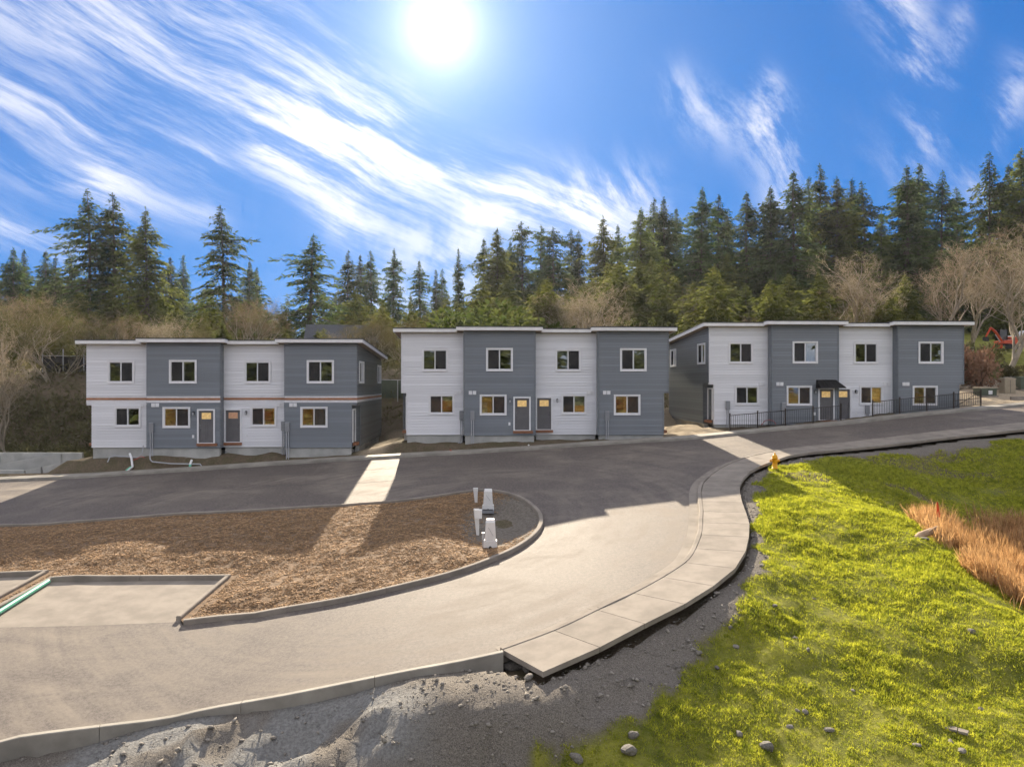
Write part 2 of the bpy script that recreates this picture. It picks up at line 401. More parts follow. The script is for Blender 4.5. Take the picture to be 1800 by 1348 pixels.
def ground_mat():
    m, T, o = new_mat('ground_cover'); b = T.node('ShaderNodeBsdfPrincipled'); T.l.new(b.outputs[0], o.inputs[0])
    v = T.node('ShaderNodeTexCoord').outputs['Object']
    def attr(n): a = T.node('ShaderNodeAttribute'); a.attribute_name = n; return a.outputs['Fac']
    n1 = T.noise(v, 1.3, 6, 0.65); n2 = T.noise(v, 14, 5, 0.7); n3 = T.noise(v, 40, 3, 0.7)
    grass = T.mix(T.smooth(n1, .3, .7), c4((.10, .115, .020)), c4((.25, .245, .042)))
    grass = T.mix(T.math('MULTIPLY', T.smooth(n2, .5, .72), .6), grass, c4((.10, .075, .035)))
    gravel = T.mix(T.smooth(n3, .3, .7), c4((.080, .072, .064)), c4((.27, .24, .205)))
    gravel = T.mix(T.math('MULTIPLY', T.smooth(n2, .45, .7), .5), gravel, c4((.155, .138, .118)))
    dirt = T.mix(T.smooth(n2, .3, .7), c4((.085, .062, .042)), c4((.19, .15, .105)))
    dirt = T.mix(T.math('MULTIPLY', T.smooth(n1, .4, .65), .5), dirt, c4((.065, .070, .028)))
    pale = T.mix(T.smooth(n2, .3, .7), c4((.30, .235, .16)), c4((.48, .40, .29)))
    clay = T.mix(T.smooth(n2, .3, .7), c4((.14, .14, .138)), c4((.30, .30, .29)))
    c = T.mix(attr('w_grass'), dirt, grass); c = T.mix(attr('w_gravel'), c, gravel); c = T.mix(attr('w_pale'), c, pale); c = T.mix(attr('w_clay'), c, clay)
    T.put(b.inputs['Base Color'], c); b.inputs['Roughness'].default_value = .95; b.inputs['Specular IOR Level'].default_value = .15
    bp = T.node('ShaderNodeBump'); bp.inputs['Strength'].default_value = .8; bp.inputs['Distance'].default_value = .05
    T.put(bp.inputs['Height'], T.math('ADD', n2, T.math('MULTIPLY', n3, .5))); T.l.new(bp.outputs[0], b.inputs['Normal'])
ground_mat()
def mulch_mat():
    m = M['mulch']; T = NT(m.node_tree); b = [n for n in T.n if n.type == 'BSDF_PRINCIPLED'][0]; src = b.inputs['Base Color'].links[0].from_socket
    v = T.node('ShaderNodeTexCoord').outputs['Object']; q = T.vmath('MULTIPLY', T.vmath('SUBTRACT', v, (.1, 29.4, 0)), (.44, .27, 0))
    k = T.smooth(T.math('ADD', T.vmath('LENGTH', q), T.math('MULTIPLY', T.noise(v, 1.6, 4, .6), .5)), 1.05, 1.35, 1.0, 0.0)
    soil = T.mix(T.smooth(T.noise(v, 9, 5, .7), .3, .7), c4((.085, .072, .058)), c4((.20, .175, .145))); T.put(b.inputs['Base Color'], T.mix(k, src, soil))
mulch_mat()

# ------------------------------------------------------------------ plan outlines, surveyed on the road surface
PAIRS = [((883.6, 1142.2), (954.4, 1181)), ((979.4, 1106.7), (1058.6, 1135.3)), ((1053, 1071.4), (1135, 1095)), ((1117, 1041.7), (1205.8, 1060.3)),
         ((1172.5, 1011), (1260, 1025.5)), ((1211.4, 984), (1297.5, 992.8)), ((1226.7, 958.3), (1312.8, 963)), ((1235, 934), (1317, 937)),
         ((1236, 913.6), (1317, 915)), ((1236.5, 894.5), (1310, 897)), ((1234, 876), (1303, 877)), ((1233.5, 859), (1300.5, 861)),
         ((1239, 845.5), (1301.5, 849)), ((1253, 833), (1309, 838)), ((1272, 820.5), (1322, 826)), ((1300, 808), (1343, 816)),
         ((1333, 799), (1370, 806.5)), ((1376, 790.5), (1402, 797.5))]
WALK_H = 0.13
wi = np.array([G(*a, WALK_H) for a, b in PAIRS]); wo = np.array([G(*b, WALK_H) for a, b in PAIRS])
# the straight run beside the upper road, 1.5 m wide
run_i = [G(x, y, WALK_H) for x, y in ((1440, 782.5), (1500, 776.5), (1620, 762), (1710, 752.5), (1800, 743))]
run_i.append(run_i[-1] + (run_i[-1] - run_i[-2]) * 2.0)
wi = np.vstack([wi, run_i]); 
def offset(P, d):
    P = np.asarray(P); t = np.gradient(P, axis=0); t /= np.linalg.norm(t, axis=1)[:, None]
    return P + np.stack([t[:, 1], -t[:, 0]], 1) * d
wo = np.vstack([wo, offset(wi, 1.5)[-len(run_i):]])
FAR = [(-80, 43.6)] + [tuple(G(x, y)) for x, y in ((0, 846.6), (180, 838), (370, 826), (502, 817), (700, 804.5), (822, 798), (950, 790), (1108, 779), (1200, 774), (1330, 761), (1460, 749), (1604, 733), (1800, 714))] + [(60, 49.6)]
FAR = spline(FAR, 0.8)
def yfar(X): return np.interp(X, FAR[:, 0], FAR[:, 1])
NEAR_K = [tuple(G(x, y, .15)) for x, y in ((-260, 1345), (0, 1296), (150, 1276), (330, 1250), (500, 1218), (700, 1178), (800, 1160), (883.6, 1142.2))]
NEAR_K = spline([(-60, 16.2), (-30, 16.4)] + NEAR_K, .5)          # kerb top, road side, lower left
WI = spline(wi, .4); WO = spline(wo, .4)
OUTER = np.vstack([NEAR_K[::3], WO[::3], WO[-1:]])                                      # outer limit of the paved area
PAVED = np.vstack([OUTER, [(90, 60), (90, 400), (-90, 400), (-90, 16)]])
ISL = [(-40, 34.2)] + [tuple(G(x, y, .15)) for x, y in ((0, 921), (130, 914.5), (400, 897), (590, 886), (700, 878), (790, 866), (835, 860), (870, 860), (912, 870), (942, 889), (954, 908), (948, 930), (915, 957), (860, 982), (790, 1006), (690, 1031), (600, 1051), (480, 1071), (400, 1081), (322, 1090))]
isl_top = spline(ISL, .35)
pad_e = [tuple(G(x, y, .15)) for x, y in ((318, 1083), (406, 1009))]
pad_n = [tuple(G(x, y, .15)) for x, y in ((400, 1008), (90, 1015))]
pad_w = [tuple(G(x, y, .15)) for x, y in ((84, 1003), (0, 1050), (-150, 1132))]
pad2_n = [tuple(G(x, y, .15)) for x, y in ((86, 1001), (0, 1006), (-200, 1018))]
E1 = G(318, 1083, .15); E2 = G(406, 1009, .15); E3 = G(88, 1013, .15); E4 = G(-150, 1140, .15)
W2 = G(86, 1001, .15); W1 = G(-150, 1128, .15); W3 = (-40, W2[1] + .6)
MULCH = np.vstack([isl_top, [E1, E2, E3, E4, W1, W2, W3]])
MULCH_IN = MULCH

# ------------------------------------------------------------------ terrain heights
CTRL = []
for p in np.vstack([NEAR_K[::8], WO[::8]]): CTRL.append((p[0], p[1], float(g(*p)) - .10))
for px, py, z in [(640, 1250, -7.35), (500, 1290, -7.75), (300, 1335, -8.0), (100, 1345, -8.2), (760, 1250, -6.98), (850, 1235, -6.85), (930, 1225, -6.78), (1010, 1195, -6.60),
                  (620, 1348, -7.9), (700, 1348, -7.85), (760, 1348, -7.8), (850, 1348, -7.8), (950, 1348, -7.75), (1030, 1310, -7.45), (1130, 1260, -7.12), (1240, 1185, -6.88), (1300, 1120, -6.5), (1370, 1000, -5.68),
                  (1150, 1125, -6.33), (1040, 1190, -6.62), (960, 1240, -6.85), (850, 1265, -6.95), (1265, 1062, -5.96),
                  (1400, 1200, -7.0), (1250, 1340, -7.62), (1100, 1345, -7.6), (1500, 1340, -7.6), (1790, 1340, -7.6), (1790, 1200, -7.05), (1600, 1200, -7.1), (1500, 1050, -6.25),
                  (1345, 905, -5.05), (1400, 920, -5.15), (1450, 860, -4.6), (1450, 900, -4.95), (1550, 900, -5.15), (1560, 905, -5.0), (1610, 955, -5.35), (1660, 1015, -5.8), (1720, 1095, -6.3), (1560, 980, -5.75), (1600, 850, -4.65), (1640, 900, -5.5),
                  (1700, 900, -5.7), (1800, 890, -5.6), (1700, 830, -4.5), (1800, 830, -4.4), (1800, 1175, -6.75)]:
    CTRL.append(tuple(atz(px, py, z)))
for x, y, z in [(-12, 13, -8.6), (-6, 12, -8.5), (0, 11, -8.3), (6, 10, -8.2), (12, 10, -8.2), (-25, 10, -9.0), (20, 12, -7.6), (24, 20, -7.1), (30, 30, -6.2), (17.5, 27, -6.55), (17, 24, -6.85), (16, 21, -6.95), (20, 28.5, -6.5), (22, 24, -6.9), (15.5, 18.5, -7.0), (38, 36, -4.6), (45, 40, -2.8), (0, 4, -8.9), (20, 4, -8.4), (-20, 2, -9.6), (36, 12, -7.6)]:
    CTRL.append((x, y, z))
CTRL = np.array(CTRL)
def _phi(r2): return 0.5 * r2 * np.log(r2 + 1e-9)
_n = len(CTRL); _d2 = ((CTRL[:, None, :2] - CTRL[None, :, :2]) ** 2).sum(-1)
_A = np.zeros((_n + 3, _n + 3)); _A[:_n, :_n] = _phi(_d2) + np.eye(_n) * 0.1; _A[:_n, _n] = 1; _A[:_n, _n + 1:] = CTRL[:, :2]; _A[_n, :_n] = 1; _A[_n + 1:, :_n] = CTRL[:, :2].T
_w = np.linalg.solve(_A, np.r_[CTRL[:, 2], 0, 0, 0])
def tps(X, Y):
    X = np.asarray(X, float); Y = np.asarray(Y, float); s = X.shape; X = X.ravel(); Y = Y.ravel(); out = np.empty(len(X))
    for i in range(0, len(X), 20000):
        x = X[i:i + 20000]; y = Y[i:i + 20000]; r2 = (x[:, None] - CTRL[:, 0]) ** 2 + (y[:, None] - CTRL[:, 1]) ** 2
        out[i:i + 20000] = _phi(r2) @ _w[:_n] + _w[_n] + _w[_n + 1] * x + _w[_n + 2] * y
    return out.reshape(s)
def lerp_tab(v, tab): t = np.array(tab); return np.interp(v, t[:, 0], t[:, 1])
def padz(X): return lerp_tab(X, [(-90, -6.2), (-45, -5.9), (-31, -5.75), (-29.4, -5.6), (-28.2, -4.85), (-10.5, -4.55), (-7.6, -3.95), (10, -3.62), (13, -3.15), (20, -2.72), (30, -1.72), (40, -1.0), (70, .6)])
BACK_L = [(56.5, 0), (59, .28), (63, .84), (66, 1.0)]
def back(X, Y):
    """building pads, the bank behind them and the wooded slope"""
    t = Y - .04 * X; p = padz(X)
    zl = lerp_tab(t, [(66, 1.3), (80, 2.0), (120, 4), (180, 7), (400, 14), (1500, 20)]); zc = lerp_tab(t, [(66, .9), (80, 2.2), (120, 5), (180, 9), (400, 18), (1500, 24)])
    zr = lerp_tab(t, [(40, -1.6), (51, -1.25), (55, -.7), (57, -.25), (60, .35), (63, .6), (65, .95), (69, 1.9), (79, 4.3), (90, 5.3), (120, 9), (180, 15), (400, 24), (1500, 30)])
    f = lerp_tab(t, BACK_L); top = np.where(X < -10, zl, zc); b = p + (top - p) * f
    b = np.where(t > 66, top, b)
    k = sstep(24, 31, X); return b * (1 - k) + np.where(t > 49, np.maximum(zr, p - .2), p) * k
def H(X, Y, rough=True):
    X = np.asarray(X, float); Y = np.asarray(Y, float)
    ins = inside(PAVED, X, Y); z = np.empty(X.shape); zs = g(X, Y) - .4
    yk = yfar(X); bk = back(X, Y); lo = g(X, yk) + .02
    f = sstep(1.35, 2.3, Y - yk); zn = np.where(Y > yk + 1.35, lo + (bk - lo) * f, zs)
    so = tps(np.clip(X, -40, 48), np.clip(Y, 0, 50))
    if rough:
        d = pdist(OUTER, X, Y); a = sstep(.1, 1.2, d)
        gr = grass_w(X, Y)
        cl = sstep(-1.5, -3.0, X) * (1 - gr); so = so + a * (fbm(X, Y, .9, 3) * (.16 + .10 * (1 - gr) + .25 * cl) + np.abs(fbm(X, Y, 2.0, 9, 4)) * (.13 * gr + .24 * (1 - gr) + .18 * cl))
        zn = zn + sstep(1.5, 2.6, Y - yk) * fbm(X, Y, .7, 21) * .28
    return np.where(ins, zn, so)
GLINE = [tuple(atz(770, 1385, -7.8)[:2]), tuple(atz(915, 1345, -7.65)[:2]), tuple(atz(1040, 1295, -7.35)[:2]), tuple(atz(1185, 1208, -6.95)[:2]), tuple(atz(1272, 1118, -6.45)[:2]), tuple(atz(1345, 1005, -5.68)[:2]), tuple(atz(1346, 935, -5.25)[:2]),
         tuple(atz(1336, 890, -4.92)[:2]), tuple(atz(1338, 850, -4.55)[:2]), tuple(atz(1372, 826, -4.25)[:2]), tuple(atz(1412, 806, -3.85)[:2]), tuple(offset(wi, 2.3)[-5]), tuple(offset(wi, 2.3)[-3]), tuple(offset(wi, 2.3)[-1])]
GPOLY = np.vstack([GLINE, [(90, 40), (90, -60), (-4, -60), (-2, 8)]])
def grass_w(X, Y):
    d = pdist(GLINE, X, Y) * np.where(inside(GPOLY, X, Y), 1, -1); return sstep(-.10, .14, d + fbm(X, Y, 1.1, 31) * .9)

def terrain():
    xs = np.unique(np.r_[np.linspace(-1400, -90, 14), np.linspace(-90, -30, 31), np.arange(-30, -16, .6), np.arange(-16, 30, .22), np.arange(30, 44, .6), np.linspace(44, 100, 29), np.linspace(110, 1400, 14)].round(3))
    ys = np.unique(np.r_[np.linspace(-400, -10, 8), np.linspace(-8, 8, 9), np.arange(8.5, 42, .22), np.arange(42, 70, .5), np.linspace(70, 130, 41), np.linspace(135, 300, 23), np.linspace(320, 2200, 12)].round(3))
    X, Y = np.meshgrid(xs, ys); Z = H(X, Y); nx, ny = len(xs), len(ys)
    idx = np.arange(nx * ny).reshape(ny, nx); Fq = np.stack([idx[:-1, :-1], idx[:-1, 1:], idx[1:, 1:], idx[1:, :-1]], -1).reshape(-1, 4)
    me = np_mesh('ground', np.stack([X, Y, Z], -1).reshape(-1, 3), Fq, M['ground_cover'], True)
    ins = inside(PAVED, X, Y); gw = grass_w(X, Y); yk = yfar(X)
    # bare brown scrapes on the far bank of the basin
    scr = sstep(.12, .35, fbm(X * .8 + Y * .5, Y * 1.5, .33, 77)) * sstep(27, 31, Y) * .9
    wg = np.where(ins, 0, gw * (1 - scr * (Y < 45)))
    right = sstep(28, 32, X) * sstep(62.5, 64, Y - .04 * X)
    wg = np.where(ins, np.maximum(right, sstep(66, 72, Y) * .35 * (fbm(X, Y, .3, 5) > 0)), wg)
    wgr = np.where(ins, 0, 1 - gw) 
    clay = np.where(ins, 0, sstep(-1.2, -2.6, X) * sstep(-.1, .15, fbm(X, Y, .8, 55) + .12) * .8)
    gap1 = sstep(-10.3, -9.6, X) * (1 - sstep(-8.6, -7.8, X)) * (Y > 44.5) * (Y < 57); gap2 = sstep(9.6, 10.2, X) * (1 - sstep(13.4, 14.0, X)) * (Y > 44) * (Y < 60)
    rp = sstep(29.8, 30.4, X) * (Y > 47) * (Y < 57.5)
    wp = np.clip(gap1 * .6 + gap2 * .8 + rp * .9, 0, 1) * ins
    for nme, arr in (('w_grass', wg), ('w_gravel', wgr * (1 - gw)), ('w_pale', wp), ('w_clay', clay)):
        a = me.attributes.new(nme, 'FLOAT', 'POINT'); a.data.foreach_set('value', np.asarray(arr, np.float32).ravel())
    tag(link('ground', me), kind='structure')
terrain()

# ------------------------------------------------------------------ paved sheets
def sheet(name, outline, zf, step, mat, holes=(), keep=None, parent=None, kind='structure', smooth=True):
    P = np.asarray(outline, float); pts = [Vector(p) for p in P]; edges = [(i, (i + 1) % len(P)) for i in range(len(P))]
    allP = [P]
    for h in holes:
        h = np.asarray(h, float); o = len(pts); pts += [Vector(p) for p in h]; edges += [(o + i, o + (i + 1) % len(h)) for i in range(len(h))]; allP.append(h)
    lo = P.min(0); hi = P.max(0); X, Y = np.meshgrid(np.arange(lo[0] + step / 2, hi[0], step), np.arange(lo[1] + step / 2, hi[1], step))
    X = X.ravel() + RS.uniform(-.15, .15, X.size) * step; Y = Y.ravel() + RS.uniform(-.15, .15, Y.size) * step
    k = inside(P, X, Y) & (pdist(P, X, Y, True) > step * .35)
    for h in holes: k &= ~inside(h, X, Y) & (pdist(h, X, Y, True) > step * .35)
    pts += [Vector(p) for p in np.stack([X[k], Y[k]], 1)]
    vs, es, fs, *_ = mgeo.delaunay_2d_cdt(pts, edges, [], 0, 1e-4)
    V = np.array([(v.x, v.y) for v in vs]); Fa = np.array([f for f in fs if len(f) == 3]); C = V[Fa].mean(1)
    k = inside(P, C[:, 0], C[:, 1])
    for h in holes: k &= ~inside(h, C[:, 0], C[:, 1])
    V3 = np.column_stack([V, zf(V[:, 0], V[:, 1])]); Fa = Fa[k]
    a, b, c = V3[Fa[:, 0]], V3[Fa[:, 1]], V3[Fa[:, 2]]; nz = np.cross(b - a, c - a)[:, 2]; Fa[nz < 0] = Fa[nz < 0][:, ::-1]
    o = link(name, np_mesh(name, V3, Fa, mat, smooth), parent); return tag(o, kind=kind) if kind else o

ROAD_OUT = np.vstack([offset(NEAR_K, .02), offset(WI, .02), [(75, 52)], FAR[::-1][FAR[::-1][:, 0] > -79]])
HOLE = np.vstack([isl_top, [G(318, 1093), G(160, 1099.5), G(0, 1103), (E4[0] - .3, E4[1] - 1.5), W1 - np.array((0, .25)), (-40, W1[1])]])
ROAD = sheet('road', ROAD_OUT, lambda x, y: g(x, y) + .004 * np.asarray(fbm(x, y, .25, 91)), 1.0, M['asphalt'], holes=[HOLE])

def seam(off, a, b):
    k = FAR[(FAR[:, 0] > a) & (FAR[:, 0] < b)]; P = np.vstack([offset(k, off), offset(k, off + .035)[::-1]]); o = sheet('paving_seam', P, lambda x, y: g(x, y) + .008, 5.0, M['roofing'], parent=ROAD, kind=None)
def sweep(name, P, prof, mat, parent=None, seg=3.05, gap=.012, zf=g, close=False):
    """poured kerb: profile (outward offset to the right of travel, height) swept in jointed lengths"""
    P = np.asarray(P); s = np.r_[0, np.cumsum(np.hypot(*np.diff(P, axis=0).T))]; n = max(1, int(round(s[-1] / seg)))
    for i in range(n):
        q = np.linspace(s[-1] * i / n + gap / 2, s[-1] * (i + 1) / n - gap / 2, max(2, int(seg / .4)))
        C = np.stack([np.interp(q, s, P[:, 0]), np.interp(q, s, P[:, 1])], 1)
        e = np.stack([np.interp(q + .05, s, P[:, 0]) - np.interp(q - .05, s, P[:, 0]), np.interp(q + .05, s, P[:, 1]) - np.interp(q - .05, s, P[:, 1])], 1)
        e /= np.linalg.norm(e, axis=1)[:, None]; N = np.stack([e[:, 1], -e[:, 0]], 1); m = len(prof); V = []
        zz = zf(C[:, 0], C[:, 1])
        for j in range(len(q)):
            for o, h in prof: V.append((*(C[j] + N[j] * o), zz[j] + h))
        mb = MB(); mb.add(V, [(j * m + k, j * m + (k + 1) % m, (j + 1) * m + (k + 1) % m, (j + 1) * m + k) for j in range(len(q) - 1) for k in range(m)])
        mb.add(V[:m], [tuple(range(m))[::-1]]); mb.add(V[-m:], [tuple(range(m))])
        mb.build('kerb_segment', mat, parent)

for q in ((2.9, -40, -3), (5.9, -40, 2), (3.2, 2, 40)): seam(*q)
k = tag(empty('kerb'), kind='structure')                            # lower edge of the road: exposed outer face
sweep('kerb', NEAR_K, [(-.01, -.35), (-.01, .13), (.02, .155), (.14, .155), (.16, .14), (.17, -.75)], M['concrete_old'], k)
k = tag(empty('kerb'), kind='structure')                            # gutter and kerb along the curved pavement
sweep('kerb', WI[:-1], [(-.52, -.2), (-.52, .012), (-.20, .022), (-.17, .125), (-.14, .145), (-.025, .145), (-.012, .13), (-.012, -.2)], M['concrete'], k)
k = tag(empty('kerb'), kind='structure')                            # island
sweep('kerb', isl_top, [(-.02, -.35), (-.02, .13), (0, .155), (.13, .155), (.155, .13), (.17, -.45)], M['concrete'], k)
k = tag(empty('kerb'), kind='structure')                            # round the parking bays
for P in ([E1, E2], [E2, E3], [E3, E4]):
    sweep('kerb', spline(P, .5), [(-.155, -.3), (-.155, .13), (-.13, .155), (-.02, .155), (.0, .13), (.0, -.45)], M['concrete'], k)
for P in ([W1, W2], [W2, W3]):
    sweep('kerb', spline(P, .5), [(-.155, -.3), (-.155, .13), (-.13, .155), (-.02, .155), (.0, .13), (.0, -.45)], M['concrete'], k)
k = tag(empty('kerb'), kind='structure')                            # in front of the houses
FK = FAR[(FAR[:, 0] > -60) & (FAR[:, 0] < 58)]
sweep('kerb', FK, [(-.16, -.2), (-.16, .15), (-.03, .15), (0, .13), (.03, -.1), (.03, -.2)], M['concrete_old'], k)

# parking bays: concrete slabs
pad = tag(empty('parking_bay'), kind='structure')
sheet('slab', [G(318, 1093), E1, E2, E3, E4, (E4[0] - .3, E4[1] - 1.5), G(0, 1103), G(160, 1099.5)], lambda x, y: g(x, y) + .001, 1.0, M['concrete'], parent=pad, kind=None)
sheet('slab', [W1 - np.array((0, .25)), W2 - np.array((.4, .2)), (W3[0], W3[1] - .25), (-40, W1[1])], lambda x, y: g(x, y) + .001, 1.0, M['concrete'], parent=pad, kind=None)

def strip_panels(root, A, B, zA, thick, mat, gap=.012, lift=0.0):
    for i in range(len(A) - 1):
        a0, a1, b0, b1 = A[i], A[i + 1], B[i], B[i + 1]; L = max(.5, np.linalg.norm(a1 - a0)); f = gap / L / 2
        q = [a0 + (a1 - a0) * f, a1 + (a0 - a1) * f, b1 + (b0 - b1) * f, b0 + (b1 - b0) * f]
        z = [float(zA(*p)) + lift for p in q]
        mb = MB(); mb.hexa([(p[0], p[1], h - thick) for p, h in zip(q, z)][::-1], [(p[0], p[1], h) for p, h in zip(q, z)][::-1])
        mb.build('paving_panel', mat, root, bevel=.006)
walk = tag(empty('pavement'), kind='structure')
# even panels: by joints on the bend, every 1.5 m on the straight
def resample_pairs(A, B, step):
    s = np.r_[0, np.cumsum(np.linalg.norm(np.diff((A + B) / 2, axis=0), axis=1))]; n = int(round(s[-1] / step)); q = np.linspace(0, s[-1], n + 1)
    f = lambda P: np.stack([np.interp(q, s, P[:, 0]), np.interp(q, s, P[:, 1])], 1); return f(A), f(B)
WIp, WOp = resample_pairs(spline(np.hstack([wi, wo]), .25)[:, :2], spline(np.hstack([wi, wo]), .25)[:, 2:], 1.52)
strip_panels(walk, WIp, WOp, lambda x, y: g(x, y) + WALK_H, .13, M['concrete'])
walk2 = tag(empty('pavement'), kind='structure')
fa = offset(FK, -.165); fb = offset(FK, -1.3); fa, fb = resample_pairs(fa, fb, 1.6)
strip_panels(walk2, fa, fb, lambda x, y: g(x, np.minimum(y, yfar(x))) + .145 + .02 * (y - yfar(x)), .35, M['concrete_old'])

# island bed: shredded bark
def zmulch(X, Y):
    d = pdist(MULCH, X, Y, True); pit = np.exp(-(((X + .0) / 2.3) ** 4 + ((Y - 29.4) / 3.9) ** 4))
    return g(X, Y) + .06 - .42 * pit * sstep(.1, 1.2, d) + sstep(.1, .8, d) * (fbm(X, Y, .6, 41) * .16 + fbm(X, Y, 3, 43, 3) * .05) + .10 * sstep(.3, 2.5, d) * (1 - pit)
MI = np.vstack([isl_top, [E1, E2, E3, E4, W1, W2, W3]])
bed = sheet('mulch_bed', MI, zmulch, .33, M['mulch'])

# ------------------------------------------------------------------ townhouse rows
WL, WD = 4.1, 4.65                     # widths of the light and dark units
UX = [0, WL, WL + WD, 2 * WL + WD, 2 * WL + 2 * WD]
PROT = .6; DEPTH = 11.0; SLOPE = .06; HL, HD = 6.70, 6.78; INSET = .33; NOTCH = 1.24; NH = 2.75; ROW = .178
def board_mesh(mat):
    m = MB(); m.add([(0, 0, .030), (1, 0, .030), (1, 0, .19), (0, 0, .19), (0, -.046, .030), (1, -.046, .030), (1, -.006, .19), (0, -.006, .19)],
                    [(0, 1, 5, 4), (4, 5, 6, 7), (7, 6, 2, 3), (0, 4, 7, 3), (1, 2, 6, 5), (0, 3, 2, 1)])
    return m.mesh('siding_board', M[mat])
BOARD = {'L': board_mesh('board_light'), 'D': board_mesh('board_dark')}

def cells(x0, x1, z0, z1, holes):
    xs = sorted({x0, x1, *[min(max(v, x0), x1) for h in holes for v in h[:2]]}); zs = sorted({z0, z1, *[min(max(v, z0), z1) for h in holes for v in h[2:]]})
    for a, b in zip(xs, xs[1:]):
        for c, d in zip(zs, zs[1:]):
            mx, mz = (a + b) / 2, (c + d) / 2
            if not any(h[0] < mx < h[1] and h[2] < mz < h[3] for h in holes): yield a, b, c, d

def joined_boards(parent, kind, lst):
    """boards too narrow or hidden to pick out singly, as one part"""
    bv = np.array([v.co[:] for v in BOARD[kind].vertices]); bf = [tuple(p.vertices) for p in BOARD[kind].polygons]; m = MB()
    for loc, rz, L, sz in lst:
        c, s_ = math.cos(rz), math.sin(rz); q = bv * np.array((L, 1, sz)); m.add([(x * c - y * s_ + loc[0], x * s_ + y * c + loc[1], z + loc[2]) for x, y, z in q], bf)
    tag(m.build('siding', M['board_light' if kind == 'L' else 'board_dark'], parent), kind='stuff')

def lay_boards(parent, kind, z0, z1, span, holes, place, join=False):
    """lap siding, board by board; span(z) gives the run, place(x, z, length) sets a board"""
    nrow = int(math.ceil((z1 - z0) / ROW - .05)); lst = []
    for r in range(nrow):
        z = z0 + r * ROW; sp = span(z)
        if not sp: continue
        iv = [sp]
        for h in holes:
            if h[2] < z + ROW - .03 and h[3] > z + .03:
                iv = [q for a, b in iv for q in ((a, min(b, h[0])), (max(a, h[1]), b)) if q[1] - q[0] > .02]
        for a, b in iv:
            loc, rot = place(a, b, z); sz = min(1.0, (z1 - z) / .19) if z + .19 > z1 else 1
            if join: lst.append((loc, rot[2], b - a, sz)); continue
            o = link('siding_board', BOARD[kind], parent, loc, rot, (b - a, 1, sz))
    if join: joined_boards(parent, kind, lst)

GL = {}
def window(parent, w, h, loc, rz, screen_left, name='window'):
    """sliding window: trim ring, sash, two panes and an insect screen; local x across, -y outward"""
    m = MB(); t = .092
    for a, b, c, d in ((-t, w + t, h, h + t), (-t, w + t, -t - .02, 0), (-t, 0, 0, h), (w, w + t, 0, h)): m.box(a, b, -.062, .0, c, d)
    o = m.build('window', M['trim'], parent, loc, (0, 0, rz))
    s = MB(); f = .045
    for a, b, c, d in ((0, w, h - f, h), (0, w, 0, f), (0, f, f, h - f), (w - f, w, f, h - f), (w / 2 - .035, w / 2 + .035, f, h - f)): s.box(a, b, -.02, .06, c, d)
    s.build('sash', M['sash'], o)
    key = (round(w, 2), round(h, 2))
    if key not in GL: GL[key] = MB().box(0, w / 2 - .08, 0, .008, 0, h - .09).mesh('pane', M['glass']); GL[key + (1,)] = MB().box(0, w / 2 - .08, 0, .004, 0, h - .09).mesh('insect_screen', M['mesh_screen'])
    link('pane', GL[key], o, (.045, .03, .045)); link('pane', GL[key], o, (w / 2 + .035, .035, .045))
    link('insect_screen', GL[key + (1,)], o, ((.045 if screen_left else w / 2 + .035), .008, .045))
    return o

def mesh_screen_mat():
    m, T, o = new_mat('mesh_screen'); a = T.node('ShaderNodeBsdfTransparent'); d = T.node('ShaderNodeBsdfDiffuse'); d.inputs[0].default_value = (.05, .05, .052, 1)
    x = T.node('ShaderNodeMixShader'); x.inputs[0].default_value = .62; T.l.new(a.outputs[0], x.inputs[1]); T.l.new(d.outputs[0], x.inputs[2]); T.l.new(x.outputs[0], o.inputs[0])
mesh_screen_mat()

def door(parent, loc, rz, lite, w=.93, h=2.06, hinge_left=True):
    m = MB(); t = .10
    for a, b, c, d in ((-t, w + t, h, h + t), (-t, 0, -.04, h), (w, w + t, -.04, h)): m.box(a, b, -.06, .0, c, d)
    o = m.build('door', M['trim'], parent, loc, (0, 0, rz))
    s = MB(); s.box(0, w, .03, .07, 0, h)
    for a, b in ((.10, w / 2 - .05), (w / 2 + .05, w - .10)):       # two tall raised panels
        for q in ((a, a + .03, .12, 1.36), (b - .03, b, .12, 1.36), (a + .03, b - .03, .12, .15), (a + .03, b - .03, 1.33, 1.36)): s.box(q[0], q[1], .018, .03, q[2], q[3])
    s.box(.08, w - .08, .005, .03, 1.44, 1.49)
    s.build('door_leaf', M['door_paint'], o)
    l = MB(); l.box(.17, w - .17, .02, .03, 1.52, 1.92); l.build('door_glass', M[lite], o)
    hx = w - .08 if hinge_left else .08
    k = MB(); k.tube([(hx, .03, .95), (hx, -.035, .95), (hx + (-.1 if hinge_left else .1), -.035, .95)], .014, 6); k.lathe([(.03, 0), (.03, .012)], 10); k.v = [(a, b, c) for a, b, c in k.v]
    kk = MB(); kk.tube([(hx, .03, .95), (hx, -.035, .95), (hx + (-.1 if hinge_left else .1), -.035, .95)], .014, 6); kk.tube([(hx, .03, 1.1), (hx, -.015, 1.1)], .03, 10); kk.build('handle', M['black_metal'] if hinge_left else M['meter_grey'], o)
    return o

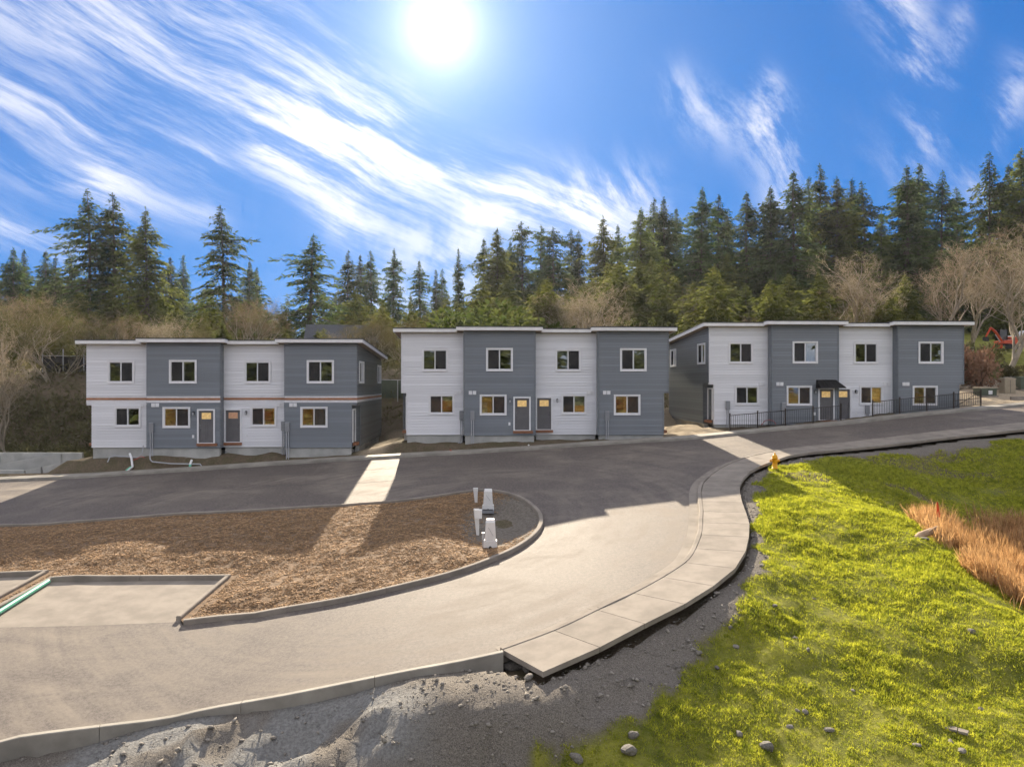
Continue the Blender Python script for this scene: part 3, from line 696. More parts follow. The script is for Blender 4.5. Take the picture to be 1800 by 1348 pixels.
def wall_lamp(parent, loc, rz=0):
    m = MB(); m.box(-.05, .05, -.03, 0, -.02, .16); m.tube([(0, -.02, .14), (0, -.09, .17), (0, -.13, .12)], .012, 6)
    m.hexa([(-.055, -.185, .10), (.055, -.185, .10), (.055, -.075, .10), (-.055, -.075, .10)], [(-.02, -.15, .15), (.02, -.15, .15), (.02, -.11, .15), (-.02, -.11, .15)])
    for x in (-.05, .04):
        for y in (-.18, -.09): m.box(x, x + .01, y, y + .01, -.08, .10)
    m.box(-.05, .05, -.18, -.08, -.095, -.08)
    o = m.build('wall_lamp', M['black_metal'], parent, loc, (0, 0, rz))
    MB().box(-.038, .038, -.168, -.092, -.078, .098).build('lamp_glass', M['pvc_grey'], o)

def meter(parent, x, y, z, bottom, bend=0.0):
    m = MB(); m.box(x, x + .27, y - .14, y, z, z + .55); m.hexa([(x - .015, y - .16, z + .55), (x + .285, y - .16, z + .55), (x + .285, y, z + .55), (x - .015, y, z + .55)], [(x + .02, y - .13, z + .60), (x + .25, y - .13, z + .60), (x + .25, y, z + .60), (x + .02, y, z + .60)])
    m.lathe([(.0, 0), (.0, 0)], 4)
    m = MB(); m.box(x, x + .27, y - .14, y, z, z + .55); m.hexa([(x - .015, y - .16, z + .55), (x + .285, y - .16, z + .55), (x + .285, y, z + .55), (x - .015, y, z + .55)], [(x + .02, y - .13, z + .60), (x + .25, y - .13, z + .60), (x + .25, y, z + .60), (x + .02, y, z + .60)])
    o = m.build('meter_box', M['meter_grey'], parent)
    for d in (.07, .20):
        c = MB(); p = [(x + d, y - .07, z), (x + d, y - .07, bottom + .25), (x + d, y - .07, bottom)]
        if bend: p = p[:2] + [(x + d + .04 * (1 if bend > 0 else -1), y - .09, bottom + .10), (x + d + .16 * (1 if bend > 0 else -1), y - .11, bottom), (x + d + bend, y - .12, bottom - .06)]
        c.tube(p, .032, 8); c.build('conduit', M['pvc_grey'], o)
    return o

def vent(parent, x, y, z):
    m = MB()
    for q in (0, .26):
        m.box(x + q, x + q + .22, y - .05, y, z, z + .24)
        for k in range(3): m.box(x + q + .02, x + q + .20, y - .065, y - .05, z + .03 + k * .07, z + .06 + k * .07)
    m.build('dryer_vent', M['trim'], parent)

def townhouse(loc, rz, label, band, lit, ground_drop, awning=False, notices=(), seen_ends=()):
    root = tag(empty('townhouse_row', loc, rz), label, 'townhouse')
    W = UX[4]
    for u in range(4):
        dark = u % 2 == 1; x0, x1 = UX[u], UX[u + 1]; y = 0.0 if dark else PROT; Hh = HD if dark else HL; kind = 'D' if dark else 'L'
        # openings: x, width, z, height
        if dark: wu, wl = (x0 + 1.53, 1.56, 4.28, 1.31), (x0 + 1.12, 1.56, 1.42, 1.15)
        else: wu, wl = (x0 + 1.44, 1.52, 4.28, 1.28), (x0 + (1.88 if u == 0 else 1.84), 1.50, 1.45, 1.12)
        ops = [(w[0], w[0] + w[1], w[2], w[2] + w[3]) for w in (wu, wl)]
        dr = None
        if u == 1: dr = x0 + 3.31
        if u == 2: dr = x0 + .15
        if dr is not None: ops.append((dr, dr + .93, .36, 2.42))
        notch = []
        if u == 0: notch = [(x0 - 1, x0 + INSET, -1, NH)]
        if u == 3: notch = [(x1 - INSET, x1 + 1, -1, NH)]
        wm = MB()
        for a, b, c, d in cells(x0, x1, 0, Hh, ops + notch): wm.box(a, b, y, y + .14, c, d)
        wall = wm.build('wall', M['board_dark' if dark else 'board_light'], root)
        if dark:   # returns where the unit stands forward of its neighbours
            for xs, mirror in ((x0, True), (x1, False)):
                if mirror or u == 1:
                    rm = MB(); rm.box(xs + (.005 if mirror else -.145), xs + (.145 if mirror else -.005), y + .142, PROT + .1, 0, Hh); rm.build('return_wall', M['board_dark'], wall)
                    joined_boards(wall, 'D', [((xs, PROT - .004, r * ROW) if mirror else (xs, y + .002, r * ROW), R(-90) if mirror else R(90), PROT - .006, 1) for r in range(int(Hh / ROW))])
        # siding, with the belt left open where the row is unfinished
        cuts = [(a - .05, b + .05, c - .05, d + .05) for a, b, c, d in ops] + notch
        ranges = [(0, 2.93), (3.36, Hh)] if band else [(0, Hh)]
        e0 = x0 + (.02 if dark else .0); e1 = x1 - (.02 if dark else .0)
        for za, zb in ranges:
            lay_boards(wall, kind, za, zb, lambda z: (e0, e1), cuts, lambda a, b, z: ((a, y, z), (0, 0, 0)))
        # slim corner boards
        cm = MB()
        for xs in (x0, x1 - .07):
            zb = NH if (u == 0 and xs == x0) or (u == 3 and xs != x0) else 0
            cm.box(xs - .003, xs + .073, y - .050, y - .001, zb, Hh)
        if u == 0: cm.box(x0 + INSET - .002, x0 + INSET + .07, y - .050, y - .001, 0, NH)
        if u == 3: cm.box(x1 - INSET - .07, x1 - INSET + .002, y - .050, y - .001, 0, NH)
        if not band: cm.build('corner_board', M['board_dark' if dark else 'board_light'], wall)
        if band:
            xa, xb = (x0 - .01, x1 + .01)
            bm = MB(); bm.box(xa, xb, y - .012, y, 3.24, 3.36); bm.build('wrap_strip', M['wrap'], wall)
            bm = MB(); bm.box(xa, xb, y - .016, y, 2.94, 3.09); bm.build('wrap_strip', M['wrap'], wall)
            n = 3; 
            for q in range(n):
                bm = MB(); bm.box(xa + (xb - xa) * q / n + .004, xa + (xb - xa) * (q + 1) / n - .004, y - .03 - .006 * (q % 2), y, 3.093, 3.237); bm.build('rim_board', M['rim_wood'], wall)
        window(root, wu[1], wu[3], (wu[0], y - .028, wu[2]), 0, u in (1, 3))
        window(root, wl[1], wl[3], (wl[0], y - .028, wl[2]), 0, u in (0, 2) if not (u == 0) else True)
        if dr is not None:
            door(root, (dr, y - .026, .36), 0, 'door_notice' if u in notices else 'door_lite', hinge_left=(u == 2))
            tm = MB(); tm.box(dr - .12, dr + 1.18 if u == 1 else dr + 1.05, y - .14, y - .03, .15, .318); tm.build('threshold_board', M['threshold_wood'], root)
            sm = MB(); sm.box(dr - .09, dr + 1.02, y - .10, y - .028, .32, .358); sm.build('door_sill', M['trim'], root)
            wall_lamp(root, (dr - .32 if u == 1 else dr + 1.33, y - .026, 2.22))
            om = MB(); om.box(dr - .42 if u == 1 else dr + 1.30, (dr - .42 if u == 1 else dr + 1.30) + .13, y - .06, y - .026, .66, .86); om.build('outlet_cover', M['trim'], root)
        vent(root, x0 + .32 if dark else x1 - .66, y - .026, 2.66)
        # rooms
        for lo, hi, mt in ((.05, 2.62, 'interior' if lit[u] else 'interior_up'), (3.0, 5.9, 'interior_up')):
            im = MB(); a, b, f, k = x0 + .16 + (INSET if u == 0 else 0), x1 - .16 - (INSET if u == 3 else 0), y + .145, y + 4.3
            im.add([(a, f, lo), (b, f, lo), (b, k, lo), (a, k, lo), (a, f, hi), (b, f, hi), (b, k, hi), (a, k, hi)], [(0, 1, 2, 3), (4, 7, 6, 5), (2, 6, 7, 3), (0, 3, 7, 4), (1, 5, 6, 2)])
            rm_ = im.build('room', M[mt], root)
            fx = a + rnd.uniform(.3, 1.6); MB().box(fx, fx + .85, k - .06, k - .01, lo + .02, lo + 2.0).build('inner_door', M['trim'], rm_)
            if lo < 1:
                fx = rnd.uniform(a + .1, b - 1.6); MB().box(fx, fx + 1.4, k - .75, k - .1, lo + .02, lo + .95).build('counter', M['rim_wood'], rm_); MB().box(fx + .2, fx + 1.5, k - .4, k - .08, lo + 1.5, lo + 2.2).build('cupboard', M['threshold_wood'], rm_)
            if rnd.random() < .4: MB().box(a + .5, b - .4, f + .10, f + .13, hi - rnd.uniform(.3, .9), hi - .02).build('blind', M['wrap'], rm_)
        if lit[u]:
            lm = MB(); lm.lathe([(.16, 0), (.20, .03), (.20, .06)], 16); lm.build('ceiling_lamp', M['lamp_warm'], root, ((x0 + x1) / 2 + .4, y + 2.0, 2.54))
        # roof slab with white fascia
        oh = .42; lx = x0 - (.45 if dark or u == 0 else 0) ; rx = x1 + (.42 if dark else 0)
        fy = y - oh; by = DEPTH + .4; zt = Hh + SLOPE * oh; zb = Hh - SLOPE * (by - y)
        if not dark and u == 2: lx, rx = lx + .42, rx - .45
        if not dark and u == 0: rx -= .45
        rm = MB(); rm.hexa([(lx, fy, zt + .02), (rx, fy, zt + .02), (rx, by, zb + .02), (lx, by, zb + .02)], [(lx, fy, zt + .19), (rx, fy, zt + .19), (rx, by, zb + .19), (lx, by, zb + .19)])
        roof = rm.build('roof', M['soffit'], root)
        fm = MB(); fm.box(lx - .03, rx + .03, fy - .035, fy - .002, zt - .01, zt + .20); fm.build('fascia', M['fascia'], roof)
        tm = MB(); tm.hexa([(lx - .05, fy - .06, zt + .204), (rx + .05, fy - .06, zt + .204), (rx + .05, by, zb + .204), (lx - .05, by, zb + .204)], [(lx - .05, fy - .06, zt + .265), (rx + .05, fy - .06, zt + .265), (rx + .05, by, zb + .265), (lx - .05, by, zb + .265)]); tm.build('roofing', M['roofing'], roof)
        for xs, show in ((lx, dark or u == 0), (rx, dark)):
            if show:
                a, b = (xs - .03, xs - .002) if xs == lx else (xs + .002, xs + .03)
                bm = MB(); bm.hexa([(a, fy, zt - .01), (b, fy, zt - .01), (b, by, zb - .01), (a, by, zb - .01)], [(a, fy, zt + .20), (b, fy, zt + .20), (b, by, zb + .20), (a, by, zb + .20)]); bm.build('barge_board', M['fascia'], roof)
    # end walls (dark siding), side entries cut into the lower front corners
    for end in (0, 1):
        y0 = PROT if end == 0 else 0.0; Hh = HL if end == 0 else HD; ex = 0.0 if end == 0 else W; s = 1 if end == 0 else -1
        ops = [(y0 + .75, y0 + 2.31, 4.28, 5.56), (DEPTH - 2.2, DEPTH - .72, 4.28, 5.50)]
        notch = [(-9, y0 + NOTCH, -1, NH)]
        wm = MB(); ya = y0 + .142
        xa, xb = (ex + .004, ex + .14) if end == 0 else (ex - .14, ex - .004)
        zt = Hh - SLOPE * (DEPTH - y0) - .02
        for a, b, c, d in cells(ya, DEPTH, 0, zt, ops + notch): wm.box(xa, xb, a, b, c, d)
        wm.hexa([(xa, ya, zt + .001), (xb, ya, zt + .001), (xb, DEPTH, zt + .001), (xa, DEPTH, zt + .001)], [(xa, ya, Hh - SLOPE * (ya - y0)), (xb, ya, Hh - SLOPE * (ya - y0)), (xb, DEPTH, zt + .004), (xa, DEPTH, zt + .004)])
        wall = wm.build('end_wall', M['board_dark'], root)
        cuts = [(a - .05, b + .05, c - .05, d + .05) for a, b, c, d in ops] + notch
        place = (lambda a, b, z: ((ex, b, z), (0, 0, R(-90)))) if end == 0 else (lambda a, b, z: ((ex, a, z), (0, 0, R(90))))
        for za, zb in ([(0, 2.93), (3.36, Hh)] if band else [(0, Hh)]):
            lay_boards(wall, 'D', za, zb, lambda z: (y0 + .002, min(DEPTH, y0 + (Hh - z - .19) / SLOPE)) if Hh - z > .20 else None, cuts, place, end not in seen_ends)
        if band:
            for za, zb, mt, nm in ((3.24, 3.36, 'wrap', 'wrap_strip'), (3.093, 3.237, 'rim_wood', 'rim_board'), (2.94, 3.09, 'wrap', 'wrap_strip')):
                bm = MB(); bm.box(*((ex - .02, ex) if end == 0 else (ex, ex + .02)), y0 + .0, DEPTH, za, zb); bm.build(nm, M[mt], wall)
        for a, b, c, d in ops:
            window(root, b - a, d - c, (ex - s * .028, b if end == 0 else a, c), R(-90) if end == 0 else R(90), True)
        # recessed side entry
        ix = INSET if end == 0 else W - INSET
        rm = MB(); rm.box(*((ix, ix + .12) if end == 0 else (ix - .12, ix)), y0 + .142, y0 + NOTCH + .14, 0, NH); rm.box(*((.01, INSET - .002) if end == 0 else (W - INSET + .002, W - .01)), y0 + NOTCH, y0 + NOTCH + .12, 0, NH)
        rm.build('entry_wall', M['board_dark'], root)
        sm = MB(); sm.box(*((.01, INSET) if end == 0 else (W - INSET, W - .01)), y0 + .15, y0 + NOTCH, NH + .002, NH + .05); sm.build('entry_soffit', M['soffit'], root)
        door(root, (ix - s * .004, y0 + 1.10 if end == 0 else y0 + .26, .36), R(-90) if end == 0 else R(90), 'door_lite', w=.84)
        tm = MB(); tm.box(*((.05, INSET - .03) if end == 0 else (W - INSET + .03, W - .05)), y0 + .2, y0 + NOTCH - .03, .12, .30); tm.build('threshold_board', M['threshold_wood'], root)
    # rear wall and foundation
    bm = MB(); bm.box(.15, W - .15, DEPTH - .14, DEPTH - .002, 0, HL - SLOPE * DEPTH); bm.build('rear_wall', M['board_dark'], root)
    for u in range(4):
        x0, x1 = UX[u], UX[u + 1]; y = 0.0 if u % 2 else PROT
        a = x0 + (.08 if u else INSET + .05); b = x1 - (.08 if u < 3 else INSET + .05)
        fm = MB(); fm.box(a, b, y + .06, y + .4, -ground_drop, -.006); fm.build('foundation', M['foundation'], root)
    fm = MB(); fm.box(.07, .35, PROT + NOTCH, DEPTH, -ground_drop, -.006); fm.box(W - .35, W - .07, NOTCH, DEPTH, -ground_drop, -.006)
    fm.box(.40, W - .40, .62 + PROT, DEPTH - .2, -ground_drop, -.2); fm.build('foundation', M['foundation'], root)
    if awning:
        x = UX[1] + 3.05; am = MB()
        am.hexa([(x, -.78, 2.50), (x + 1.75, -.78, 2.50), (x + 1.75, -.03, 2.50), (x, -.03, 2.50)], [(x, -.72, 2.56), (x + 1.75, -.72, 2.56), (x + 1.35, -.03, 3.08), (x + .05, -.03, 3.08)])
        aw = am.build('awning', M['black_metal'], root)
        for q in range(7):
            t = q / 6; m2 = MB(); m2.tube([(x + .04 + 1.67 * t, -.73, 2.575), (x + .08 + 1.24 * t, -.03, 3.09)], .016, 5); m2.build('awning_rib', M['black_metal'], aw)
    return root

TH = R(2.3)
def brow(px, Y, z): return ((px - 900) / FPX * Y, Y, z)
b1 = townhouse(brow(143, 45.45, -4.17), TH, 'left townhouse row with exposed orange rim-board belt between its storeys', True, (0, 1, 1, 1), 1.1, notices=(2,), seen_ends=(1,))
b2 = townhouse(brow(703.5, 45.85, -3.38), TH, 'middle townhouse row in alternating pale grey and charcoal siding', False, (1, 1, 1, 1), 1.0)
b3 = townhouse(brow(1251, 48.0, -2.82), TH, 'right townhouse row behind black railings, with awning over a door', False, (0, 1, 1, 1), .9, awning=True, seen_ends=(0,))
meter(b1, 4.30, -.03, 1.06, -.55, 2.2); meter(b1, 12.93, -.03, 1.06, -.75); meter(b1, 3.90, PROT - .03, 1.10, -.3); meter(b1, 12.50, PROT - .03, 1.10, -.5)
meter(b2, 3.80, PROT - .03, 1.00, -.55, -.18); meter(b2, 4.52, -.03, 1.00, -.5); meter(b2, 13.3, -.03, .98, -.25)
meter(b3, 1.15, PROT - .03, 1.02, -.2); meter(b3, 4.78, -.03, .95, .1); meter(b3, 10.9, PROT - .03, .72, .3)

# ------------------------------------------------------------------ vegetation: kinds built once, copied as single trees
def norm(v): return v / (np.linalg.norm(v, axis=-1, keepdims=True) + 1e-9)
def sprays(base, direc, length, width, rs, twist=1.0):
    """kite-shaped leaf sprays from base points along directions -> verts, quads"""
    n = len(base); d = norm(direc); side = norm(np.cross(d, rs.normal(size=(n, 3)) * twist + np.array((0, 0, 1.0)) * (1.2 - twist)))
    L = length[:, None]; Wd = width[:, None]
    V = np.stack([base, base + d * L * .45 + side * Wd * .5, base + d * L, base + d * L * .45 - side * Wd * .5], 1)
    V[:, 2, 2] -= length * .08
    return V.reshape(-1, 3), np.arange(n * 4).reshape(n, 4)
def trunk_mesh(name, pts, rads, mat, n=7):
    m = MB(); m.tube(pts, rads, n); return m.mesh(name, mat)

def conifer(seed, Hh=22.0, Rr=3.2, h0=.12, dens=1.0, gap=.15, shape=.85, droop=.35, mat='needles', lean=0.0, fork=False):
    rs = np.random.RandomState(seed); B = []; D = []; Ls = []; Ws = []; stubs = MB()
    z = Hh * h0; ph = rs.uniform(0, 7)
    sway = lambda zz: np.array((math.sin(zz * .22 + ph) * .12 + lean * (zz / Hh) ** 2, math.cos(zz * .19 + ph) * .12, 0.0))
    while z < Hh - .25:
        t = (z / Hh - h0) / (1 - h0); rad = Rr * (1 - t) ** shape * min(1.0, .35 + (1 - t) * 3.2) * min(1.0, .55 + t * 3.0) * (1 + .16 * math.sin(z * 1.9 + ph) + .16 * math.sin(z * .83 + 2 * ph)) + .12
        nb = max(4, int(round((5 + 3 * (1 - t)) * dens)))
        for k in range(nb):
            if rs.rand() < gap: continue
            az = rs.uniform(0, 2 * math.pi); L = rad * rs.uniform(.40, 1.25) * (1.45 if rs.rand() < .10 else 1) * (1 + .25 * math.sin(2 * az + z * .4))
            up = .55 * (t ** 1.5) - .12 + rs.normal() * .10
            out = np.array((math.cos(az), math.sin(az), 0.0)); s0 = sway(z) + np.array((0, 0, z))
            m = max(3, int(L / .26)); s = np.linspace(.10 if t > .5 else .22, 1.0, m)
            P = s0 + out * (s * L)[:, None] + np.array((0, 0, 1.0)) * ((up * s - droop * s * s * .55 + .25 * droop * np.clip(s - .75, 0, 1)) * L)[:, None]
            stubs.tube([tuple(s0), tuple(P[m // 2]), tuple(P[-1])], [.035 + .012 * L, .02 + .006 * L, .006], 4) if L > .7 and k % 2 == 0 else None
            side = np.array((-out[1], out[0], 0.0)); w = np.interp(s, [0, .35, 1], [.18, .42, .14]) * L * .62 + .12
            for rep in range(3):
                j = rs.uniform(-1, 1, m); b = P + side * (j * w * .55)[:, None] + rs.normal(size=(m, 3)) * .05
                d = out * .7 + side * (j * .9 + rs.normal(size=m) * .35)[:, None] + np.array((0, 0, 1.0)) * (-.28 + rs.normal(size=m) * .30)[:, None]
                B.append(b); D.append(d); kf = min(1.0, .30 + rad / 2.2); Ls.append(rs.uniform(.36, .90, m) * kf); Ws.append(rs.uniform(.12, .28, m) * kf)
        z += rs.uniform(.26, .46) * (1.0 if t < .8 else .7)
    # leader
    b = np.repeat(np.array([[0, 0, Hh - .5]]), 10, 0) + sway(Hh) + np.linspace(0, .5, 10)[:, None] * np.array((0, 0, 1.0)); B.append(b)
    D.append(np.column_stack([rs.normal(size=10), rs.normal(size=10), np.full(10, 1.1)])); Ls.append(np.full(10, .35)); Ws.append(np.full(10, .1))
    V, Fa = sprays(np.vstack(B), np.vstack(D), np.concatenate(Ls), np.concatenate(Ws), rs, .55)
    crown = np_mesh('crown', V, Fa, M[mat])
    zs = np.linspace(-.6, Hh, 9); stubs.tube([tuple(sway(max(q, 0)) + np.array((0, 0, q))) for q in zs], [Hh * .0135 * (1 - max(q, 0) / Hh) ** .8 + .02 for q in zs], 7)
    return stubs.mesh('trunk', M['bark']), crown, Hh

def bare_tree(seed, Hh=9.0, spread=.55, stems=1, levels=5, mat='twigs', tmat='bark_pale', twig=1.0, start=.18):
    rs = np.random.RandomState(seed); tr = MB(); B = []; D = []; Ls = []; Ws = []
    def grow(p, d, L, r, lev):
        n = 3; pts = [p]; dd = d
        for i in range(n):
            dd = norm(dd + rs.normal(size=3) * .16 + np.array((0, 0, .07))); pts.append(pts[-1] + dd * L / n)
        if lev <= levels - 2: tr.tube([tuple(q) for q in pts], [r, r * .86, r * .74, r * .62], 5 if lev < 2 else 3)
        else:
            for a, b in zip(pts, pts[1:]):
                B.append(a[None]); D.append((b - a)[None]); Ls.append([np.linalg.norm(b - a) * 1.15]); Ws.append([max(.014, r * 1.6)])
        if lev >= levels:
            m = int(5 * twig)
            for i in range(m):
                q = pts[rs.randint(1, n + 1)]; B.append(q[None]); D.append((dd + rs.normal(size=3) * .75)[None]); Ls.append([L * rs.uniform(.4, .95)]); Ws.append([.016])
            return
        kids = rs.randint(3, 5) if lev > 0 else rs.randint(4, 7)
        for i in range(kids):
            t = rs.uniform(.35, 1.0) if i else 1.0; q = pts[int(round(t * n))]; az = rs.uniform(0, 2 * math.pi)
            e = norm(dd + np.array((math.cos(az), math.sin(az), rs.uniform(-.15, .5))) * spread * rs.uniform(.7, 1.5)); grow(q, e, L * rs.uniform(.58, .82), r * rs.uniform(.45, .62), lev + 1)
    for s in range(stems):
        az = 2 * math.pi * s / stems + rs.rand(); lean = .12 if stems == 1 else rs.uniform(.25, .6)
        grow(np.array((math.cos(az), math.sin(az), 0)) * (.0 if stems == 1 else .25) + np.array((0, 0, -.3)), norm(np.array((math.cos(az) * lean, math.sin(az) * lean, 1.0))), Hh * (.34 if stems == 1 else .36), Hh * .017 if stems == 1 else Hh * .010, 0)
    V, Fa = sprays(np.vstack(B), np.vstack(D), np.concatenate([np.ravel(q) for q in Ls]), np.concatenate([np.ravel(q) for q in Ws]), rs, .9)
    h = max(V[:, 2].max(), .1)
    return tr.mesh('trunk', M[tmat]), np_mesh('crown', V, Fa, M[mat]), h

def bush(seed, Rr=1.6, Hh=2.2, n=2600, mat='leaves', lobes=9, leaf=.20):
    rs = np.random.RandomState(seed); c = np.column_stack([rs.uniform(-.6, .6, lobes) * Rr, rs.uniform(-.6, .6, lobes) * Rr, rs.uniform(.25, .8, lobes) * Hh]); rr = rs.uniform(.35, .6, lobes) * Rr
    k = rs.randint(0, lobes, n); d = norm(rs.normal(size=(n, 3))); b = c[k] + d * (rr[k] * rs.uniform(.35, 1.05, n) ** .6)[:, None]; b[:, 2] = np.maximum(b[:, 2], .02)
    V, Fa = sprays(b, d + rs.normal(size=(n, 3)) * .6 + np.array((0, 0, .25)), rs.uniform(.6, 1.4, n) * leaf, rs.uniform(.35, .7, n) * leaf, rs, 1.0)
    m = MB()
    for i in range(lobes): m.tube([(0, 0, -.2), tuple(c[i] * np.array((.4, .4, .55))), tuple(c[i])], [.05, .03, .01], 4)
    return m.mesh('stem', M['bark']), np_mesh('crown', V, Fa, M[mat]), Hh

CON = [conifer(1, 22, 4.9, .07, 1.35, .12, .72, .45), conifer(2, 22, 4.4, .11, 1.3, .22, .66, .55), conifer(3, 22, 3.9, .20, 1.2, .28, .58, .48),
       conifer(4, 22, 5.8, .05, 1.45, .14, .75, .55, 'needles_warm'), conifer(5, 22, 4.0, .36, 1.15, .32, .50, .42), conifer(6, 22, 3.3, .05, 1.35, .08, .80, .38),
       conifer(7, 22, 5.6, .10, 1.1, .40, .60, .70, lean=.8), conifer(8, 22, 5.0, .05, 1.4, .12, .78, .48, 'needles_warm')]
BARE = [bare_tree(21, 9, .55, 1, 5), bare_tree(22, 9, .62, 1, 5, 'twigs_pale'), bare_tree(23, 7, .5, 4, 4, 'twigs', twig=.9), bare_tree(24, 7, .6, 5, 4, 'twigs_pale', twig=.9), bare_tree(25, 6, .7, 6, 4, 'brush', twig=1.2)]
BUSH = [bush(31), bush(32, 1.8, 2.0, 2600, 'brush', 10, .26), bush(33, 1.5, 2.6, 2400, 'needles_warm', 9, .22), bush(34, 1.5, 1.8, 2000, 'dead_leaves', 8, .2)]

def plant(name, kinds, i, x, y, height, label, cat, group, wide=1.0, rz=None, part=('trunk', 'crown'), sink=.1):
    tm, cm, h0 = kinds[i]; s = height / h0; z = float(H(np.array([x]), np.array([y]))[0]) - sink
    e = tag(empty(name, (x, y, z), rnd.uniform(0, 6.3) if rz is None else rz), label, cat, group); e.scale = (s * wide, s * wide, s)
    link(part[0], tm, e); link(part[1], cm, e); return e
def tree_at(px, py, Y, name, kinds, i, label, cat, group, wide=1.0, rz=None, part=('trunk', 'crown'), base_px=None):
    x = (px - 900) / FPX * Y; z = float(H(np.array([x]), np.array([Y]))[0]); top = (674 - py) / FPX * Y
    return plant(name, kinds, i, x, Y, max(.6, top - z + .1), label, cat, group, wide, rz, part)

ORD = ['first', 'second', 'third', 'fourth', 'fifth', 'sixth', 'seventh', 'eighth', 'ninth', 'tenth', 'eleventh', 'twelfth', 'thirteenth', 'fourteenth', 'fifteenth', 'sixteenth', 'seventeenth', 'eighteenth', 'nineteenth', 'twentieth', 'twenty-first', 'twenty-second']
# px of the tip, py of the tip, distance, kind, width
STANDS = {
 'small conifer at the far left of the skyline, {} from the left edge': [(22, 436, 92, 0, 1.0), (44, 440, 96, 5, 1.0), (82, 441, 104, 1, .9), (97, 452, 100, 5, 1.0), (124, 440, 108, 2, 1.0)],
 'distant conifer low between the tall firs of the left row, {} from the left': [(300, 452, 112, 1, 1.0), (322, 448, 118, 5, 1.0), (438, 458, 112, 0, .9), (452, 470, 120, 5, 1.0)],
 'slim conifer over the gap between left and middle rows, {} from the left': [(612, 440, 104, 2, .9), (634, 448, 110, 1, .8), (652, 441, 104, 2, .9), (692, 437, 98, 0, .8), (738, 458, 104, 1, .9), (766, 474, 110, 5, .9), (777, 472, 116, 2, .7), (806, 437, 92, 5, .75)],
 'conifer in the clump behind the left half of the middle row, {} from the left': [(850, 420, 98, 1, .9), (874, 402, 88, 3, 1.0), (898, 424, 104, 0, .9)],
 'bare-stemmed pine against bright cloud behind the middle row, {} from the left': [(917, 390, 100, 4, .9), (951, 396, 104, 4, .8), (973, 400, 98, 4, .9), (1004, 404, 108, 4, .75), (1018, 406, 104, 2, .7)],
 'dense conifer between the middle and right rows, {} from the left': [(1062, 380, 92, 7, 1.0), (1085, 396, 104, 1, .8), (1128, 366, 88, 3, 1.0), (1150, 349, 98, 2, 1.0), (1168, 347, 94, 0, .9), (1190, 366, 104, 1, .9)],
 'tall conifer on the slope behind the right row, {} from the left': [(1233, 330, 88, 0, 1.0), (1262, 342, 94, 1, .9), (1279, 366, 104, 2, .8), (1313, 338, 92, 1, 1.1), (1356, 328, 88, 0, 1.0), (1396, 301, 86, 1, 1.1), (1421, 312, 98, 5, 1.0), (1442, 288, 90, 2, .8), (1470, 312, 88, 3, .95), (1497, 314, 96, 0, .9), (1523, 318, 92, 6, .9)],
 'tall fir on the high ground at the right, {} from the left': [(1548, 372, 84, 7, .9), (1594, 291, 84, 0, 1.0), (1614, 288, 90, 1, 1.0), (1656, 303, 88, 6, .8), (1682, 330, 94, 2, .9), (1742, 270, 84, 6, .85), (1772, 290, 98, 1, .9), (1795, 262, 82, 3, 1.0), (1845, 280, 86, 0, 1.0)],
}
for lab, lst in STANDS.items():
    for q, (px, py, Y, kd, wd) in enumerate(sorted(lst)):
        Y *= 1.42
        tree_at(px, py, Y, 'conifer_tree', CON, kd, lab.format(ORD[q]), 'tree', 'conifers along the skyline', wd)
tree_at(158, 332, 104, 'conifer_tree', CON, 6, 'tallest ragged fir with a leaning tip behind the left row', 'tree', 'conifers along the skyline', .95, 2.6)
tree_at(199, 340, 106, 'conifer_tree', CON, 2, 'upright fir grown into the tallest ragged fir behind the left row', 'tree', 'conifers along the skyline', 1.1)
tree_at(258, 365, 102, 'conifer_tree', CON, 7, 'broad symmetrical fir right of the tallest fir behind the left row', 'tree', 'conifers along the skyline', 1.0)
tree_at(396, 363, 102, 'conifer_tree', CON, 6, 'open fir with long level boughs above the middle of the left row', 'tree', 'conifers along the skyline', 1.0, 4.0)
tree_at(543, 411, 94, 'conifer_tree', CON, 6, 'flat-topped dark fir with drooping boughs above the right end of left row', 'tree', 'conifers along the skyline', 1.35, 1.0)
